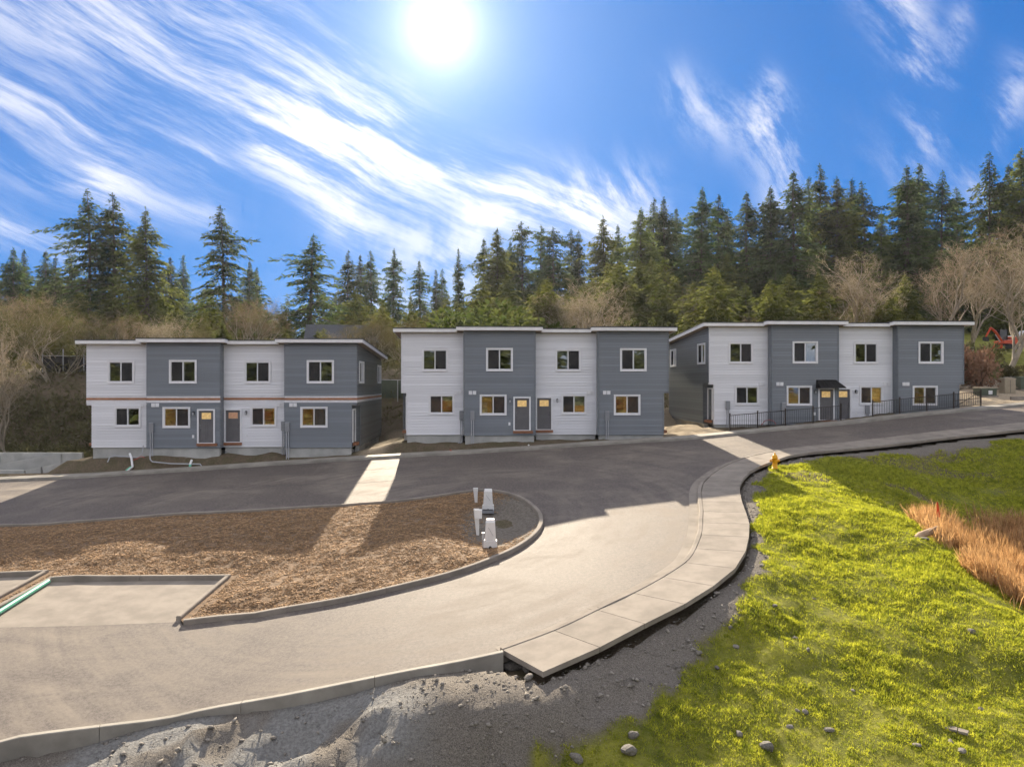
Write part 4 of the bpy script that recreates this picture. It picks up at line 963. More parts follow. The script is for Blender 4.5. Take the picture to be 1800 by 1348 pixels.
# bare and twiggy trees in front of the wood
BT = [(30, 485, 66, 2, 1.35, 'bare brown thicket tree at the left edge beyond the foundations'), (95, 520, 62, 4, 1.3, 'low olive thicket beside the left row, nearest the fence'),
      (205, 532, 66, 2, 1.25, 'low bare brown tree above the leftmost pale unit'), (300, 545, 67, 3, 1.2, 'low bare tree above the second unit of left row'),
      (437, 497, 66, 2, .95, 'rounded russet bare tree above the third unit of left row'), (345, 560, 64, 4, 1.2, 'small olive brush tree peeping over the left row roof'),
      (650, 540, 66, 4, 1.2, 'olive brush tree filling the gap between left and middle rows'), (600, 570, 64, 2, 1.0, 'low bare tree just right of the drooping fir'),
      (720, 540, 70, 4, 1.2, 'olive brush tree over the left corner of the middle row'), (765, 560, 68, 2, 1.1, 'low russet tree over the leftmost unit of middle row'),
      (1030, 480, 70, 3, 1.15, 'wide grey bare tree above the third unit of middle row'), (985, 530, 68, 2, 1.2, 'low bare tree just left of the wide grey one behind middle row'),
      (1100, 520, 98, 4, 1.0, 'olive brush tree above the rightmost unit of middle row'), (1200, 490, 100, 3, 1.0, 'pale bare tree above the gap between middle and right rows'),
      (1290, 515, 98, 3, 1.0, 'pale bare tree above the leftmost unit of right row'), (1350, 535, 72, 2, 1.1, 'low bare tree above the charcoal unit with awning'),
      (1540, 440, 72, 1, 1.25, 'large pale bare tree above the third unit of right row'), (1500, 500, 70, 0, 1.2, 'bare brown tree left of the large pale one behind right row'),
      (1655, 425, 73, 1, 1.05, 'upright pale bare tree above the rightmost unit of right row'), (1710, 410, 76, 0, 1.0, 'tall bare tree just right of the upright pale one'),
      (1768, 385, 66, 1, 1.1, 'mossy bare tree standing on the lawn at the right edge'), (1835, 360, 70, 0, 1.1, 'bare tree cut by the right edge of the photo')]
for px, py, Y, kd, wd, lab in BT: tree_at(px, py, Y, 'bare_tree', BARE, kd, lab, 'tree', 'leafless trees before the wood', wd)
tree_at(15, 560, 53, 'bare_tree', BARE, 1, 'slender pale mossy tree leaning at the left edge above the foundations', 'tree', 'leafless trees before the wood', .8, .5)
tree_at(1363, 462, 100, 'cypress_tree', CON, 5, 'small bright green pointed cypress among the trunks behind right row', 'tree', None, 1.2)
for px, py, Y, kd, wd, lab in [(890, 548, 68, 0, 1.6, 'light green bush peeping over the second unit of middle row'), (1120, 566, 80, 0, 1.0, 'light green bush over the right corner of the middle row'), (840, 552, 69, 0, 1.3, 'yellow-green bush left of the light green one behind middle row'),
                               (1310, 500, 78, 2, 1.3, 'dark evergreen bush beside the small cypress'), (1722, 612, 58, 3, .6, 'russet leafy bush against the right end of right row'), (1706, 612, 60, 1, .8, 'olive brush behind the russet bush at right'),
                               (390, 565, 66, 2, 1.3, 'dark evergreen bush behind the third unit of left row'), (1300, 548, 76, 2, 1.5, 'dark green undergrowth bush behind the first unit of right row'), (1440, 545, 76, 2, 1.8, 'dark green undergrowth bush behind the awning unit')]:
    tree_at(px, py, Y, 'bush', CON if kd == 2 else BUSH, 3 if kd == 2 else kd, lab, 'bush', 'bushes', wd, None, ('stem', 'crown'))
for q, (px, Y) in enumerate([(1718, 61.5), (1737, 62), (1757, 61.6), (1778, 61.8), (1800, 62)]):
    x = (px - 900) / FPX * Y; plant('hedge_bush', BUSH, 1, x, Y + 1.6, 1.15, 'dark clipped bush, %s from the house in the row above the lane' % ORD[q], 'bush', 'row of dark bushes above the lane', 1.2, None, ('stem', 'crown'))

# the wood behind reads as one dark mass
def wood():
    rs = np.random.RandomState(5); base = [c for c in (CON[1], CON[5], CON[0])]; VV = []; FF = []; n = 0
    for cm in base: pass
    def arr(me): v = np.empty(len(me.vertices) * 3, np.float32); me.vertices.foreach_get('co', v); return v.reshape(-1, 4, 3)
    pool = [arr(c[1]) for c in base]
    for i in range(260):
        px = rs.uniform(-250, 2050); Y = rs.uniform(138, 205); sky = np.interp(px, [0, 150, 400, 600, 800, 900, 1050, 1250, 1450, 1600, 1800], [470, 462, 480, 490, 490, 440, 430, 380, 350, 345, 320])
        x = (px - 900) / FPX * Y; z = float(H(np.array([x]), np.array([Y]))[0]); h = (674 - sky - rs.uniform(15, 110)) / FPX * Y - z
        a = pool[rs.randint(3)]; a = a[rs.rand(len(a)) < .08]; c, s = math.cos(rs.rand() * 6), math.sin(rs.rand() * 6); k = max(6, h) / 22.0
        ctr = a.mean(1, keepdims=True); a = ctr + (a - ctr) * 2.3
        q = a.reshape(-1, 3) * np.array((k * 1.5, k * 1.5, k)); q = np.column_stack([q[:, 0] * c - q[:, 1] * s + x, q[:, 0] * s + q[:, 1] * c + Y, q[:, 2] + z]); VV.append(q)
    V = np.vstack(VV); tag(link('wood', np_mesh('wood', V, np.arange(len(V)).reshape(-1, 4), M['needles'])), 'dark distant wood of conifers closing the view behind the trees', 'wood', kind='stuff')
wood()
def wood_edge():
    rs = np.random.RandomState(25); me = CON[3][1]; v = np.empty(len(me.vertices) * 3, np.float32); me.vertices.foreach_get('co', v); pool = v.reshape(-1, 4, 3); VV = []
    for i in range(120):
        px = rs.uniform(-150, 1850); Y = rs.uniform(86, 112) if i % 2 or 1000 < px < 1180 else rs.uniform(69, 78); sky = np.interp(px, [0, 400, 600, 800, 900, 1050, 1250, 1450, 1800], [510, 515, 515, 520, 480, 465, 460, 465, 430]) + rs.uniform(-15, 60) + (25 if Y < 80 else 0)
        x = (px - 900) / FPX * Y; z = float(H(np.array([x]), np.array([Y]))[0]); k = max(4, (674 - sky) / FPX * Y - z) / 22.0
        if px > 1660 and Y < 95: continue
        a = pool[rs.rand(len(pool)) < .20]; ctr = a.mean(1, keepdims=True); a = ctr + (a - ctr) * 1.6; t = rs.rand() * 6; c, s = math.cos(t), math.sin(t)
        q = a.reshape(-1, 3) * np.array((k * 1.5, k * 1.5, k)); VV.append(np.column_stack([q[:, 0] * c - q[:, 1] * s + x, q[:, 0] * s + q[:, 1] * c + Y, q[:, 2] + z]))
    V = np.vstack(VV); tag(link('wood', np_mesh('wood', V, np.arange(len(V)).reshape(-1, 4), M['needles_warm'])), 'mixed green lower growth along the edge of the wood', 'wood', kind='stuff')
wood_edge()
def thicket():
    """tangled brambles and low scrub on the bank behind the houses"""
    rs = np.random.RandomState(8); n = 30000; X = rs.uniform(-48, 34, n); Y = rs.uniform(56, 74, n) + .04 * X; X2 = rs.uniform(-46, -28, 12000); Y2 = rs.uniform(49, 60, 12000); X = np.r_[X, X2]; Y = np.r_[Y, Y2]
    k = (fbm(X, Y, .35, 61) > -.28) & ~((X > -29.5) & (X < 33) & (Y < 57.8 + .04 * X)) & ~((X > 29) & (Y < 66)); X, Y = X[k], Y[k]; n = len(X)
    z = H(X, Y) + rs.uniform(0, 1, n) ** 1.5 * (.7 + .9 * fbm(X, Y, .5, 66)); b = np.column_stack([X, Y, z])
    V, Fa = sprays(b, rs.normal(size=(n, 3)) + np.array((0, 0, .7)), rs.uniform(.25, .7, n), rs.uniform(.03, .16, n), rs, 1.0)
    tag(link('undergrowth', np_mesh('undergrowth', V, Fa, M['brush'])), 'tangled brown scrub covering the bank behind the houses', 'undergrowth', kind='stuff')
thicket()
def behind():
    """the wood on the far side, mirrored in the window panes"""
    rs = np.random.RandomState(15); VV = []
    me = CON[0][1]; v = np.empty(len(me.vertices) * 3, np.float32); me.vertices.foreach_get('co', v); pool = v.reshape(-1, 4, 3)
    for i in range(46):
        a = pool[rs.rand(len(pool)) < .10]; ctr = a.mean(1, keepdims=True); a = ctr + (a - ctr) * 3.2; x = -110 + 220 * i / 45 + rs.uniform(-3, 3); y = rs.uniform(-85, -60); k = rs.uniform(.85, 1.25)
        q = a.reshape(-1, 3) * np.array((k * 1.6, k * 1.6, k)); VV.append(q + np.array((x, y, -9)))
    V = np.vstack(VV); tag(link('wood', np_mesh('wood', V, np.arange(len(V)).reshape(-1, 4), M['needles_warm'])), 'green wood mirrored in the window panes', 'wood', kind='stuff')
behind()

# grass, reeds, bark chips and loose stones
def grass():
    rs = np.random.RandomState(3); n = 1500000
    X = rs.uniform(-2, 34, n); Y = 12.0 + rs.uniform(0, 1, n) ** 1.35 * 27; k = (np.abs(X / Y) < .78) & ~inside(PAVED, X, Y); X, Y = X[k], Y[k]
    w = grass_w(X, Y); scr = sstep(.12, .35, fbm(X * .8 + Y * .5, Y * 1.5, .33, 77)) * sstep(27, 31, Y); cl = fbm(X, Y, 1.6, 12)
    k = (rs.rand(len(X)) < w * (1 - .75 * scr) * (.82 + .5 * cl)) ; X, Y = X[k], Y[k]; n = len(X)
    z = H(X, Y) - .01; b = np.column_stack([X, Y, z]); d = rs.normal(size=(n, 3)) * np.array((.55, .55, .1)) + np.array((0, 0, .9))
    sz = (1 + .9 * fbm(X, Y, .8, 19)) * np.clip(Y / 17, .8, 1.7)
    d = norm(d); sd = norm(np.cross(d, rs.normal(size=(n, 3)))) * (rs.uniform(.006, .013, n) * sz)[:, None]
    V = np.stack([b - sd, b + sd, b + d * (rs.uniform(.04, .10, n) * sz)[:, None]], 1).reshape(-1, 3); Fa = np.arange(len(V)).reshape(-1, 3)
    tag(link('grass', np_mesh('grass', V, Fa, M['grass_blade'])), 'mossy yellow-green grass on the bank beside the curved pavement', 'grass', kind='stuff')
grass()
REEDP = np.array([(15.3, 27.3), (17.3, 29.6), (22, 30.8), (29, 31), (29, 18), (15, 17.0), (14.0, 19.5), (14.3, 23.5)])
def reeds():
    rs = np.random.RandomState(4); n = 90000; lo, hi = REEDP.min(0), REEDP.max(0); X = rs.uniform(lo[0], hi[0], n); Y = rs.uniform(lo[1], hi[1], n)
    k = inside(REEDP, X, Y) & (fbm(X, Y, .9, 71) + pdist(REEDP, X, Y, True) * .35 > rs.uniform(-.1, .3, n)); X, Y = X[k], Y[k]; n = len(X); z = H(X, Y) - .02
    b = np.column_stack([X, Y, z]); d = rs.normal(size=(n, 3)) * np.array((.17, .17, .05)) + np.column_stack([fbm(X, Y, .7, 81) * .4 - .05, fbm(X, Y, .7, 85) * .4, np.ones(n)]); h = rs.uniform(.35, 1.15, n) * (1 + .5 * fbm(X, Y, .6, 72))
    V, Fa = sprays(b, d, h, rs.uniform(.014, .034, n), rs, 1.0); V = V.reshape(-1, 4, 3); V[:, 2, 0] += rs.normal(size=n) * .12; V = V.reshape(-1, 3)
    tag(link('reeds', np_mesh('reeds', V, Fa, M['reed'])), 'dry russet reeds filling the basin at the right edge', 'reeds', kind='stuff')
reeds()
def scatter_solid(name, X, Y, Z, size, mat, label, cat, rs, flat=.6, elong=1.0):
    """irregular little octahedra"""
    n = len(X); o = np.array([(1, 0, 0), (0, 1, 0), (-1, 0, 0), (0, -1, 0), (0, 0, 1), (0, 0, -1.0)]); Fo = np.array([(0, 1, 4), (1, 2, 4), (2, 3, 4), (3, 0, 4), (1, 0, 5), (2, 1, 5), (3, 2, 5), (0, 3, 5)])
    V = o[None] * rs.uniform(.6, 1.3, (n, 6, 1)) * size[:, None, None] * np.array((elong, 1, flat)); a = rs.uniform(0, 6.3, n); c, s = np.cos(a)[:, None], np.sin(a)[:, None]
    tl = rs.normal(size=(n, 1)) * .5; x, y, z = V[..., 0], V[..., 1], V[..., 2]; y, z = y * np.cos(tl) - z * np.sin(tl), y * np.sin(tl) + z * np.cos(tl)
    V = np.stack([x * c - y * s + X[:, None], x * s + y * c + Y[:, None], z + Z[:, None]], -1).reshape(-1, 3)
    Fa = (Fo[None] + (np.arange(n) * 6)[:, None, None]).reshape(-1, 3)
    return tag(link(name, np_mesh(name, V, Fa, mat)), label, cat, kind='stuff')
def gravel():
    rs = np.random.RandomState(6); n = 120000; X = rs.uniform(-13, 17, n); Y = rs.uniform(12.5, 38, n); k = ~inside(PAVED, X, Y); X, Y = X[k], Y[k]
    d = pdist(OUTER, X, Y); gw = grass_w(X, Y); k = (d > .03) & (rs.rand(len(X)) < (1 - gw) * np.where(X < -2.4, .45, 1.0)); X, Y = X[k], Y[k]; n = len(X)
    s = rs.uniform(.010, .024, n) * np.where(rs.rand(n) < .09, rs.uniform(1.8, 4.6, n), 1); scatter_solid('gravel', X, Y, H(X, Y), s, M['gravel_stone'], 'loose grey gravel on the bank below the pavement edge', 'gravel', rs)
gravel()
def chips():
    rs = np.random.RandomState(9); n = 170000; X = rs.uniform(-26, 2, n); Y = rs.uniform(21, 36, n); k = inside(MULCH, X, Y) & (pdist(MULCH, X, Y, True) > .18); X, Y = X[k], Y[k]
    pit = np.exp(-(((X - .1) / 2.0) ** 4 + ((Y - 29.4) / 3.5) ** 4)); k = rs.rand(len(X)) > pit * 1.08; X, Y = X[k], Y[k]; n = len(X)
    scatter_solid('bark_chips', X, Y, zmulch(X, Y) + .012, rs.uniform(.011, .028, n), M['chip_a'], 'brown bark chips covering the island bed', 'bark chips', rs, .45, 2.4)
chips()

# ------------------------------------------------------------------ smaller things
def HZ(x, y, rough=True): return float(H(np.array([float(x)]), np.array([float(y)]), rough)[0])
def GH(px, py):
    """where a sight line of the survey photograph meets the open ground"""
    a = (px - 900) / FPX; b = -(py - 674) / FPX; Ys = np.linspace(11, 75, 1300); j = np.where(b * Ys - H(a * Ys, Ys, False) <= 0)[0]; y = Ys[j[0]] if len(j) else 60.0
    return np.array((a * y, y, HZ(a * y, y)))

def hydrant(px, py):
    p = GH(px, py); o = tag(empty('fire_hydrant', tuple(p)), 'yellow fire hydrant on the grass at the pavement bend', 'fire hydrant')
    MB().lathe([(.11, -.15), (.11, .07), (.15, .075), (.15, .105), (.115, .11)], 20).build('standpipe', M['black_metal'], o)
    MB().lathe([(.13, .112), (.15, .115), (.15, .15), (.118, .155), (.112, .55), (.135, .56), (.14, .60), (.155, .605), (.155, .635), (.13, .64)], 24).build('barrel', M['yellow_paint'], o)
    b = MB().lathe([(.13, .642), (.125, .70), (.10, .76), (.06, .80), (.045, .81), (.045, .84), (.03, .845)], 24).build('bonnet', M['yellow_paint'], o)
    MB().lathe([(.028, .846), (.026, .90), (.012, .91)], 5, smooth=False).build('operating_nut', M['yellow_paint'], b)
    for d, r in (((-1, 0, 0), .062), ((1, 0, 0), .062), ((0, -1, 0), .08)):
        n = MB(); v = Vector(d); c = Vector((0, 0, .50)); n.tube([c + v * .08, c + v * .17], r * .8, 14); n.tube([c + v * .171, c + v * .22], r, 14); n.tube([c + v * .221, c + v * .25], .022, 5)
        n.build('nozzle', M['yellow_paint'], o)
hydrant(1362, 829)

def pedestal(px, py, w, h, label, hatch):
    q = G(px, py); z = float(zmulch(np.array([q[0]]), np.array([q[1]]))[0]); o = tag(empty('utility_pedestal', (q[0], q[1], z)), label, 'utility pedestal')
    w /= 2; d = w * .8
    m = MB(); m.hexa([(-w * 1.25, -d, 0), (w * 1.25, -d, 0), (w * 1.25, d, 0), (-w * 1.25, d, 0)], [(-w * 1.2, -d, h * .24), (w * 1.2, -d, h * .24), (w * 1.2, d, h * .24), (-w * 1.2, d, h * .24)]); m.build('base', M['white_plastic'], o, bevel=.012)
    m = MB(); m.hexa([(-w, -d * .92, h * .24), (w, -d * .92, h * .24), (w, d * .92, h * .24), (-w, d * .92, h * .24)], [(-w * .84, -d * .8, h * .88), (w * .84, -d * .8, h * .88), (w * .84, d * .8, h * .88), (-w * .84, d * .8, h * .88)]); m.build('cabinet', M['white_plastic'], o, bevel=.012)
    m = MB(); m.hexa([(-w * .88, -d * .86, h * .882), (w * .88, -d * .86, h * .882), (w * .88, d * .86, h * .882), (-w * .88, d * .86, h * .882)], [(-w * .74, -d * .45, h), (w * .74, -d * .45, h), (w * .74, d * .7, h), (-w * .74, d * .7, h)]); m.build('cap', M['white_plastic'], o, bevel=.012)
    m = MB(); m.tube([(0, -d - .004, .015), (0, -d + .03, .015)], w * .26, 16); m.build('cable_hole', M['rubber'], o)
    m = MB(); m.tube([(-w * .35, -d * .9 - .004, h * .72), (w * .55, -d * .92 - .004, h * .42)], .006, 4); m.build('seam', M['meter_grey'], o)
    if hatch == 'tray':
        m = MB(); m.box(-w * 1.3, w * 1.3, -d - .42, -d - .05, -.06, .05); t = m.build('meter_tray', M['meter_grey'], o); MB().box(-w * 1.05, w * 1.05, -d - .36, -d - .10, .051, .07).build('tray_lid', M['black_metal'], t)
    else:
        m = MB(); m.box(-w * 1.55, -w * 1.1, -.06, .10, .28, .52); b = m.build('side_box', M['pvc_grey'], o); MB().tube([(-w * 1.35, .02, .28), (-w * 1.35, .02, 0)], .025, 8).build('conduit', M['pvc_grey'], b)
    return o
pedestal(862, 957, .40, 1.02, 'nearer white utility pedestal on the island, with a lit cap', 'box')
pedestal(858, 888, .42, .92, 'farther white utility pedestal on the island, with grey tray before it', 'tray')
def thin_post(px, py, h, label, box, lean):
    q = G(px, py); z = float(zmulch(np.array([q[0]]), np.array([q[1]]))[0]); o = tag(empty('marker_post', (q[0], q[1], z), 0), label, 'post')
    m = MB(); m.hexa([(-.05, -.04, -.1), (.05, -.04, -.1), (.05, .04, -.1), (-.05, .04, -.1)], [(-.11 + lean, -.07, h), (.11 + lean, -.07, h), (.11 + lean, .07, h), (-.11 + lean, .07, h)]); m.build('post', M['white_plastic'], o, bevel=.01)
    if box: m = MB(); m.box(-.06 + lean, .22 + lean, -.13, .06, h * .64, h * .98); m.build('junction_box', M['pvc_white'], o, bevel=.01)
thin_post(840, 926, 1.05, 'slim white post with a white box, left of the pedestals', True, -.06)
thin_post(837, 880, .66, 'short slim white post behind the one with a box', False, -.03)

# ---- railings before the right row
def railing(px0, px1, n, label, gate=False):
    pts = []
    for i in range(n + 1):
        px = px0 + (px1 - px0) * i / n; a = (px - 900) / FPX; Y = 46.8
        for _ in range(12): Y = float(yfar(np.array([a * Y]))[0]) + 1.38
        x = a * Y; z = float(g(x, yfar(np.array([x]))[0])) + .15; pts.append(Vector((x, Y, z)))
    o = tag(empty('railing', tuple(pts[0])), label, 'railing', 'black railings before the right row'); p0 = pts[0]
    for p in pts:
        q = p - p0; m = MB(); m.box(q.x - .035, q.x + .035, q.y - .035, q.y + .035, q.z - .05, q.z + 1.12); m.hexa([(q.x - .05, q.y - .05, q.z + 1.12), (q.x + .05, q.y - .05, q.z + 1.12), (q.x + .05, q.y + .05, q.z + 1.12), (q.x - .05, q.y + .05, q.z + 1.12)], [(q.x - .01, q.y - .01, q.z + 1.17), (q.x + .01, q.y - .01, q.z + 1.17), (q.x + .01, q.y + .01, q.z + 1.17), (q.x - .01, q.y + .01, q.z + 1.17)])
        m.box(q.x - .07, q.x + .07, q.y - .07, q.y + .07, q.z, q.z + .015); m.build('post', M['bronze_metal'], o)
    for i in range(n):
        a, b = pts[i] - p0, pts[i + 1] - p0; last = gate and i == n - 1
        for h, nm in ((1.0, 'top_rail'), (.12, 'bottom_rail')):
            m = MB(); m.tube([a + Vector((0, 0, h)), b + Vector((0, 0, h))], .022, 4); m.build(nm, M['bronze_metal'], o)
        k = int((b - a).length / .125)
        for j in range(1, k):
            t = a + (b - a) * (j / k); m = BAL; link('baluster', m, o, t + Vector((0, 0, .12)))
        if last:
            m = MB(); m.tube([a + Vector((.05, -.02, .12)), b + Vector((-.05, -.02, 1.0))], .02, 4); m.build('gate_brace', M['bronze_metal'], o)
            m = MB(); m.tube([a + Vector((.05, 0, .56)), b + Vector((-.05, 0, .56))], .022, 4); m.build('gate_rail', M['bronze_metal'], o)
BAL = MB().box(-.009, .009, -.009, .009, 0, .88).mesh('baluster', M['black_metal'])
railing(1283, 1478, 4, 'black railing sloping up before the pale and awning units')
railing(1534, 1724, 4, 'black railing with braced gate at its right end, before the last units', True)

# ---- pipes and hoses
def pipe(name, pts, r, mat, label, cat, parts=()):
    p0 = Vector(pts[0]); o = tag(empty(name, tuple(p0)), label, cat)
    MB().tube([Vector(p) - p0 for p in pts], r, 10).build('tube', M[mat], o)
    for a, b, mt in parts: MB().tube([Vector(a) - p0, Vector(b) - p0], r * 1.12, 10).build('sleeve', M[mt], o)
pa = Vector((*(E3 + np.array((.15, -.32))), 0)); pb = Vector((*(E4 + np.array((.62, .25))), 0))
def gz(v, d): return Vector((v.x, v.y, float(g(v.x, v.y)) + d))
pe = pa + (pb - pa) * .55
pipe('plastic_pipe', [gz(pa, .09), gz(pa + (pb - pa) * .25, .09), gz(pe, .09), gz(pb, .09)], .075, 'pvc_green', 'mint green plastic pipe lying along the parking bay kerb', 'pipe')
def front(px, py, Y): return Vector(at(px, py, Y))
def low(px, Y, d): x = (px - 900) / FPX * Y; return Vector((x, Y, HZ(x, Y) + d + .10))
pipe('drain_pipe', [low(228, 45.1, .30), low(231, 44.9, .25), low(233, 44.6, .12), low(224, 44.35, .02), low(212, 44.3, -.08)], .07, 'pvc_white', 'white drain pipe with green end curling out before the left row', 'pipe', ((low(231, 44.58, .11), low(222, 44.35, .03), 'pvc_green'),))
pipe('drain_pipe', [low(337, 45.0, .28), low(335, 44.85, .22), low(333, 44.6, .05), low(331, 44.45, -.02)], .07, 'pvc_white', 'short white and green drain pipe below the first charcoal door', 'pipe', ((low(334.5, 44.75, .16), low(333, 44.6, .06), 'pvc_green'),))
pipe('conduit_pipe', [low(189, 44.75, .02), low(193, 44.9, .16), low(200, 45.0, .2), low(240, 45.0, .16), low(250, 45.1, .3), low(252, 45.2, .7)], .035, 'pvc_grey', 'grey conduit running along the foundation of the leftmost unit', 'conduit')
pipe('conduit_pipe', [low(263, 45.0, .55), low(264, 44.95, .22), low(268, 44.9, .14), low(300, 44.85, .14), low(352, 44.8, .16), low(358, 44.75, .12), low(360, 44.7, -.05)], .04, 'pvc_grey', 'grey conduit running along the foundation below the first charcoal door', 'conduit')
pipe('hose', [low(232, 44.9, .1), low(240, 44.8, .35), low(248, 44.9, .4), low(254, 45.0, .2)], .02, 'cable_red', 'thin red cable looping at the meters of the left row', 'cable')
pipe('hose', [low(791, 44.95, .45), low(796, 44.9, .25), low(801, 44.8, .05), low(806, 44.6, .0)], .03, 'cable_red', 'red pipe leaning before the leftmost unit of middle row', 'pipe')
pipe('drain_pipe', [low(894, 45.1, .15), low(896, 44.95, .2), low(896.5, 44.8, .08), low(895, 44.7, -.02)], .05, 'pvc_white', 'small white pipe elbow below the charcoal door of middle row', 'pipe')
pipe('drain_pipe', [low(929, 45.15, .1), low(931, 45.0, .15), low(934, 44.9, .02)], .05, 'pvc_white', 'smaller white pipe elbow between the two doors of middle row', 'pipe')
pipe('hose', [low(1338, 47.7, .05), low(1344, 47.6, .28), low(1352, 47.6, .34), low(1360, 47.6, .22), low(1364, 47.7, .02)], .02, 'cable_red', 'red hose arching behind the black railing', 'hose')

# ---- loose stones and slabs
def rock_mesh(seed, flat=.7):
    rs = np.random.RandomState(seed); import bmesh; bm = bmesh.new(); bmesh.ops.create_icosphere(bm, subdivisions=2, radius=1.0); o = rs.uniform(0, 9, 3)
    for v in bm.verts:
        c = v.co; n = math.sin(c.x * 2.1 + o[0]) * .16 + math.sin(c.y * 2.7 + o[1]) * .14 + math.sin(c.z * 3.1 + o[2] + c.x * 2) * .12 + rs.uniform(-.05, .05); v.co = c * (1 + n); v.co.z *= flat
    me = bpy.data.meshes.new('stone'); bm.to_mesh(me); bm.free(); me.materials.append(M['stone']); return me
ROCK = [rock_mesh(q, f) for q, f in ((1, .75), (2, .6), (3, .85), (4, .5))]
STONES = [(1346, 1316, .17, 0, 'largest pale stone on the lower grass, casting a clear shadow'), (1300, 1292, .12, 1, 'dull stone just left of the largest pale stone'), (1387, 1277, .10, 2, 'pale rounded stone above the largest pale stone'), (1458, 1278, .12, 3, 'flat pale stone right of the rounded one'),
          (1415, 1254, .09, 0, 'pointed dark stone beside a pale one on the lower grass'), (1402, 1250, .08, 2, 'small pale stone beside the pointed dark one'), (1708, 1116, .13, 1, 'brown stone at the foot of the slope near the reeds'), (1725, 1250, .08, 0, 'small brown stone on the bright lower right grass'),
          (1672, 1312, .09, 2, 'rounded stone below the broken pale slab'), (1690, 1334, .10, 0, 'grey stone near the bottom right corner'), (1611, 1320, .09, 3, 'grey stone left of the rounded one below the slab'), (1398, 1122, .09, 1, 'small stone on the left of the grass slope'),
          (1432, 1052, .07, 0, 'small dark stone high on the grass slope'), (1500, 1210, .08, 3, 'half buried stone in the middle of the lower grass'), (1420, 1150, .08, 2, 'stone among tufts below the gravel bank'), (1362, 1073, .09, 1, 'pale stone where gravel meets grass'),
          (1295, 1137, .13, 3, 'flat pale stone at the top of the stony bank'), (1285, 1110, .10, 0, 'stone at the foot of the pavement bank'), (1228, 1150, .10, 2, 'grey stone in the dark stony bank'), (1260, 1180, .09, 1, 'upper small stone in the dark stony bank'),
          (1635, 905, .22, 0, 'pale boulder at the back of the basin by the stake'), (1625, 952, .16, 3, 'pale stone beside the log in the basin'), (1103, 1328, .20, 1, 'brown clod on the grass near the bottom edge'), (1113, 1300, .14, 2, 'smaller brown clod above the one near the bottom edge'), (1013, 1340, .18, 1, 'clod of soil at the bottom edge below the gravel')]
for px, py, r, kd, lab in STONES:
    r *= .78
    p = GH(px, py); o = link('stone', ROCK[kd], None, (p[0], p[1], p[2] + r * .25), (rnd.uniform(-.2, .2), rnd.uniform(-.2, .2), rnd.uniform(0, 6)), (r, r * rnd.uniform(.75, 1.1), r)); tag(o, lab, 'stone', 'loose stones on the bank')
for px, py, r, lab in ((905, 1178, .24, 'longest broken concrete lump beside the pavement end'), (924, 1181, .17, 'middle broken concrete lump beside the pavement end'), (931, 1193, .15, 'lowest broken concrete lump beside the pavement end'), (897, 1166, .14, 'topmost clod against the pavement end')):
    p = GH(px, py); o = link('concrete_lump', ROCK[1], None, (p[0], p[1], p[2] + r * .3), (.1, .1, rnd.uniform(0, 6)), (r, r * .6, r * .8)); tag(o, lab, 'rubble', 'rubble at the pavement end')
p = GH(1678, 1287); s = tag(empty('paving_slab', (p[0], p[1], p[2] + .02), -.6), 'broken pale slab in two pieces on the lower right grass', 'slab')
MB().box(-.22, .05, -.09, .09, 0, .05).build('slab_piece', M['concrete'], s, bevel=.008); MB().hexa([(.065, -.09, -.01), (.24, -.10, -.01), (.26, .06, -.01), (.065, .09, -.01)], [(.065, -.09, .045), (.24, -.10, .045), (.26, .06, .045), (.065, .09, .045)]).build('slab_piece', M['concrete'], s, bevel=.008)
p = GH(1648, 940); s = tag(empty('survey_stake', tuple(p)), 'orange tipped survey stake at the edge of the dry reeds', 'stake')
MB().box(-.03, .03, -.012, .012, -.2, 1.1).build('stake', M['log_wood'], s); MB().hexa([(-.032, -.014, .70), (.13, -.012, .66), (.13, .0, .66), (-.032, .014, .70)], [(-.032, -.014, 1.3), (.01, -.012, 1.28), (.01, .0, 1.28), (-.032, .014, 1.3)]).build('flag', M['orange_paint'], s)
p = GH(1626, 948); s = tag(empty('log', (p[0], p[1], p[2] + .08), .5), 'weathered log lying across the corner of the basin', 'log')
MB().tube([(-.75, 0, -.10), (-.2, .05, .05), (.35, .02, .14), (.7, -.05, .24)], [.10, .13, .12, .09], 9).build('trunk', M['log_wood'], s); MB().tube([(.1, 0, .1), (.3, -.2, .34)], [.05, .02], 6).build('branch_stub', M['log_wood'], s)

# ---- unbuilt foundation at the left
def wall_run(o, P, zt, h, t=.2):
    for (ax, ay), (bx, by) in zip(P, P[1:]):
        d = Vector((bx - ax, by - ay)); n = Vector((-d.y, d.x)).normalized() * t / 2; L = d.length; e = d / L * t * .0
        za, zb = (zt if not isinstance(zt, tuple) else zt[0]), (zt if not isinstance(zt, tuple) else zt[1])
        q = [(ax - n.x, ay - n.y), (bx - n.x, by - n.y), (bx + n.x, by + n.y), (ax + n.x, ay + n.y)]
        zq = (za, zb, zb, za); MB().hexa([(x, y, z_ - h) for (x, y), z_ in zip(q, zq)], [(x, y, z_) for (x, y), z_ in zip(q, zq)]).build('stem_wall', M['foundation'], o)
f = tag(empty('foundation'), 'open concrete foundation walls awaiting a house left of the left row', 'foundation')
def fp(px, py, z): return tuple(atz(px, py, z)[:2])
for P, zt in (([(-28.7, 47.5), (-36, 47.6), (-44, 47.3)], (-4.62, -4.62)), ([(-30.1, 47.4), (-33.4, 46.3), (-38, 45.9)], (-4.68, -5.24)), ([(-28.3, 46.15), (-30.2, 45.75)], (-4.98, -5.36)), ([(-30.3, 45.72), (-31.2, 45.62)], (-5.37, -5.54)), ([(-31.3, 45.62), (-44, 45.55)], (-5.55, -5.55))): wall_run(f, P, zt, 1.0)

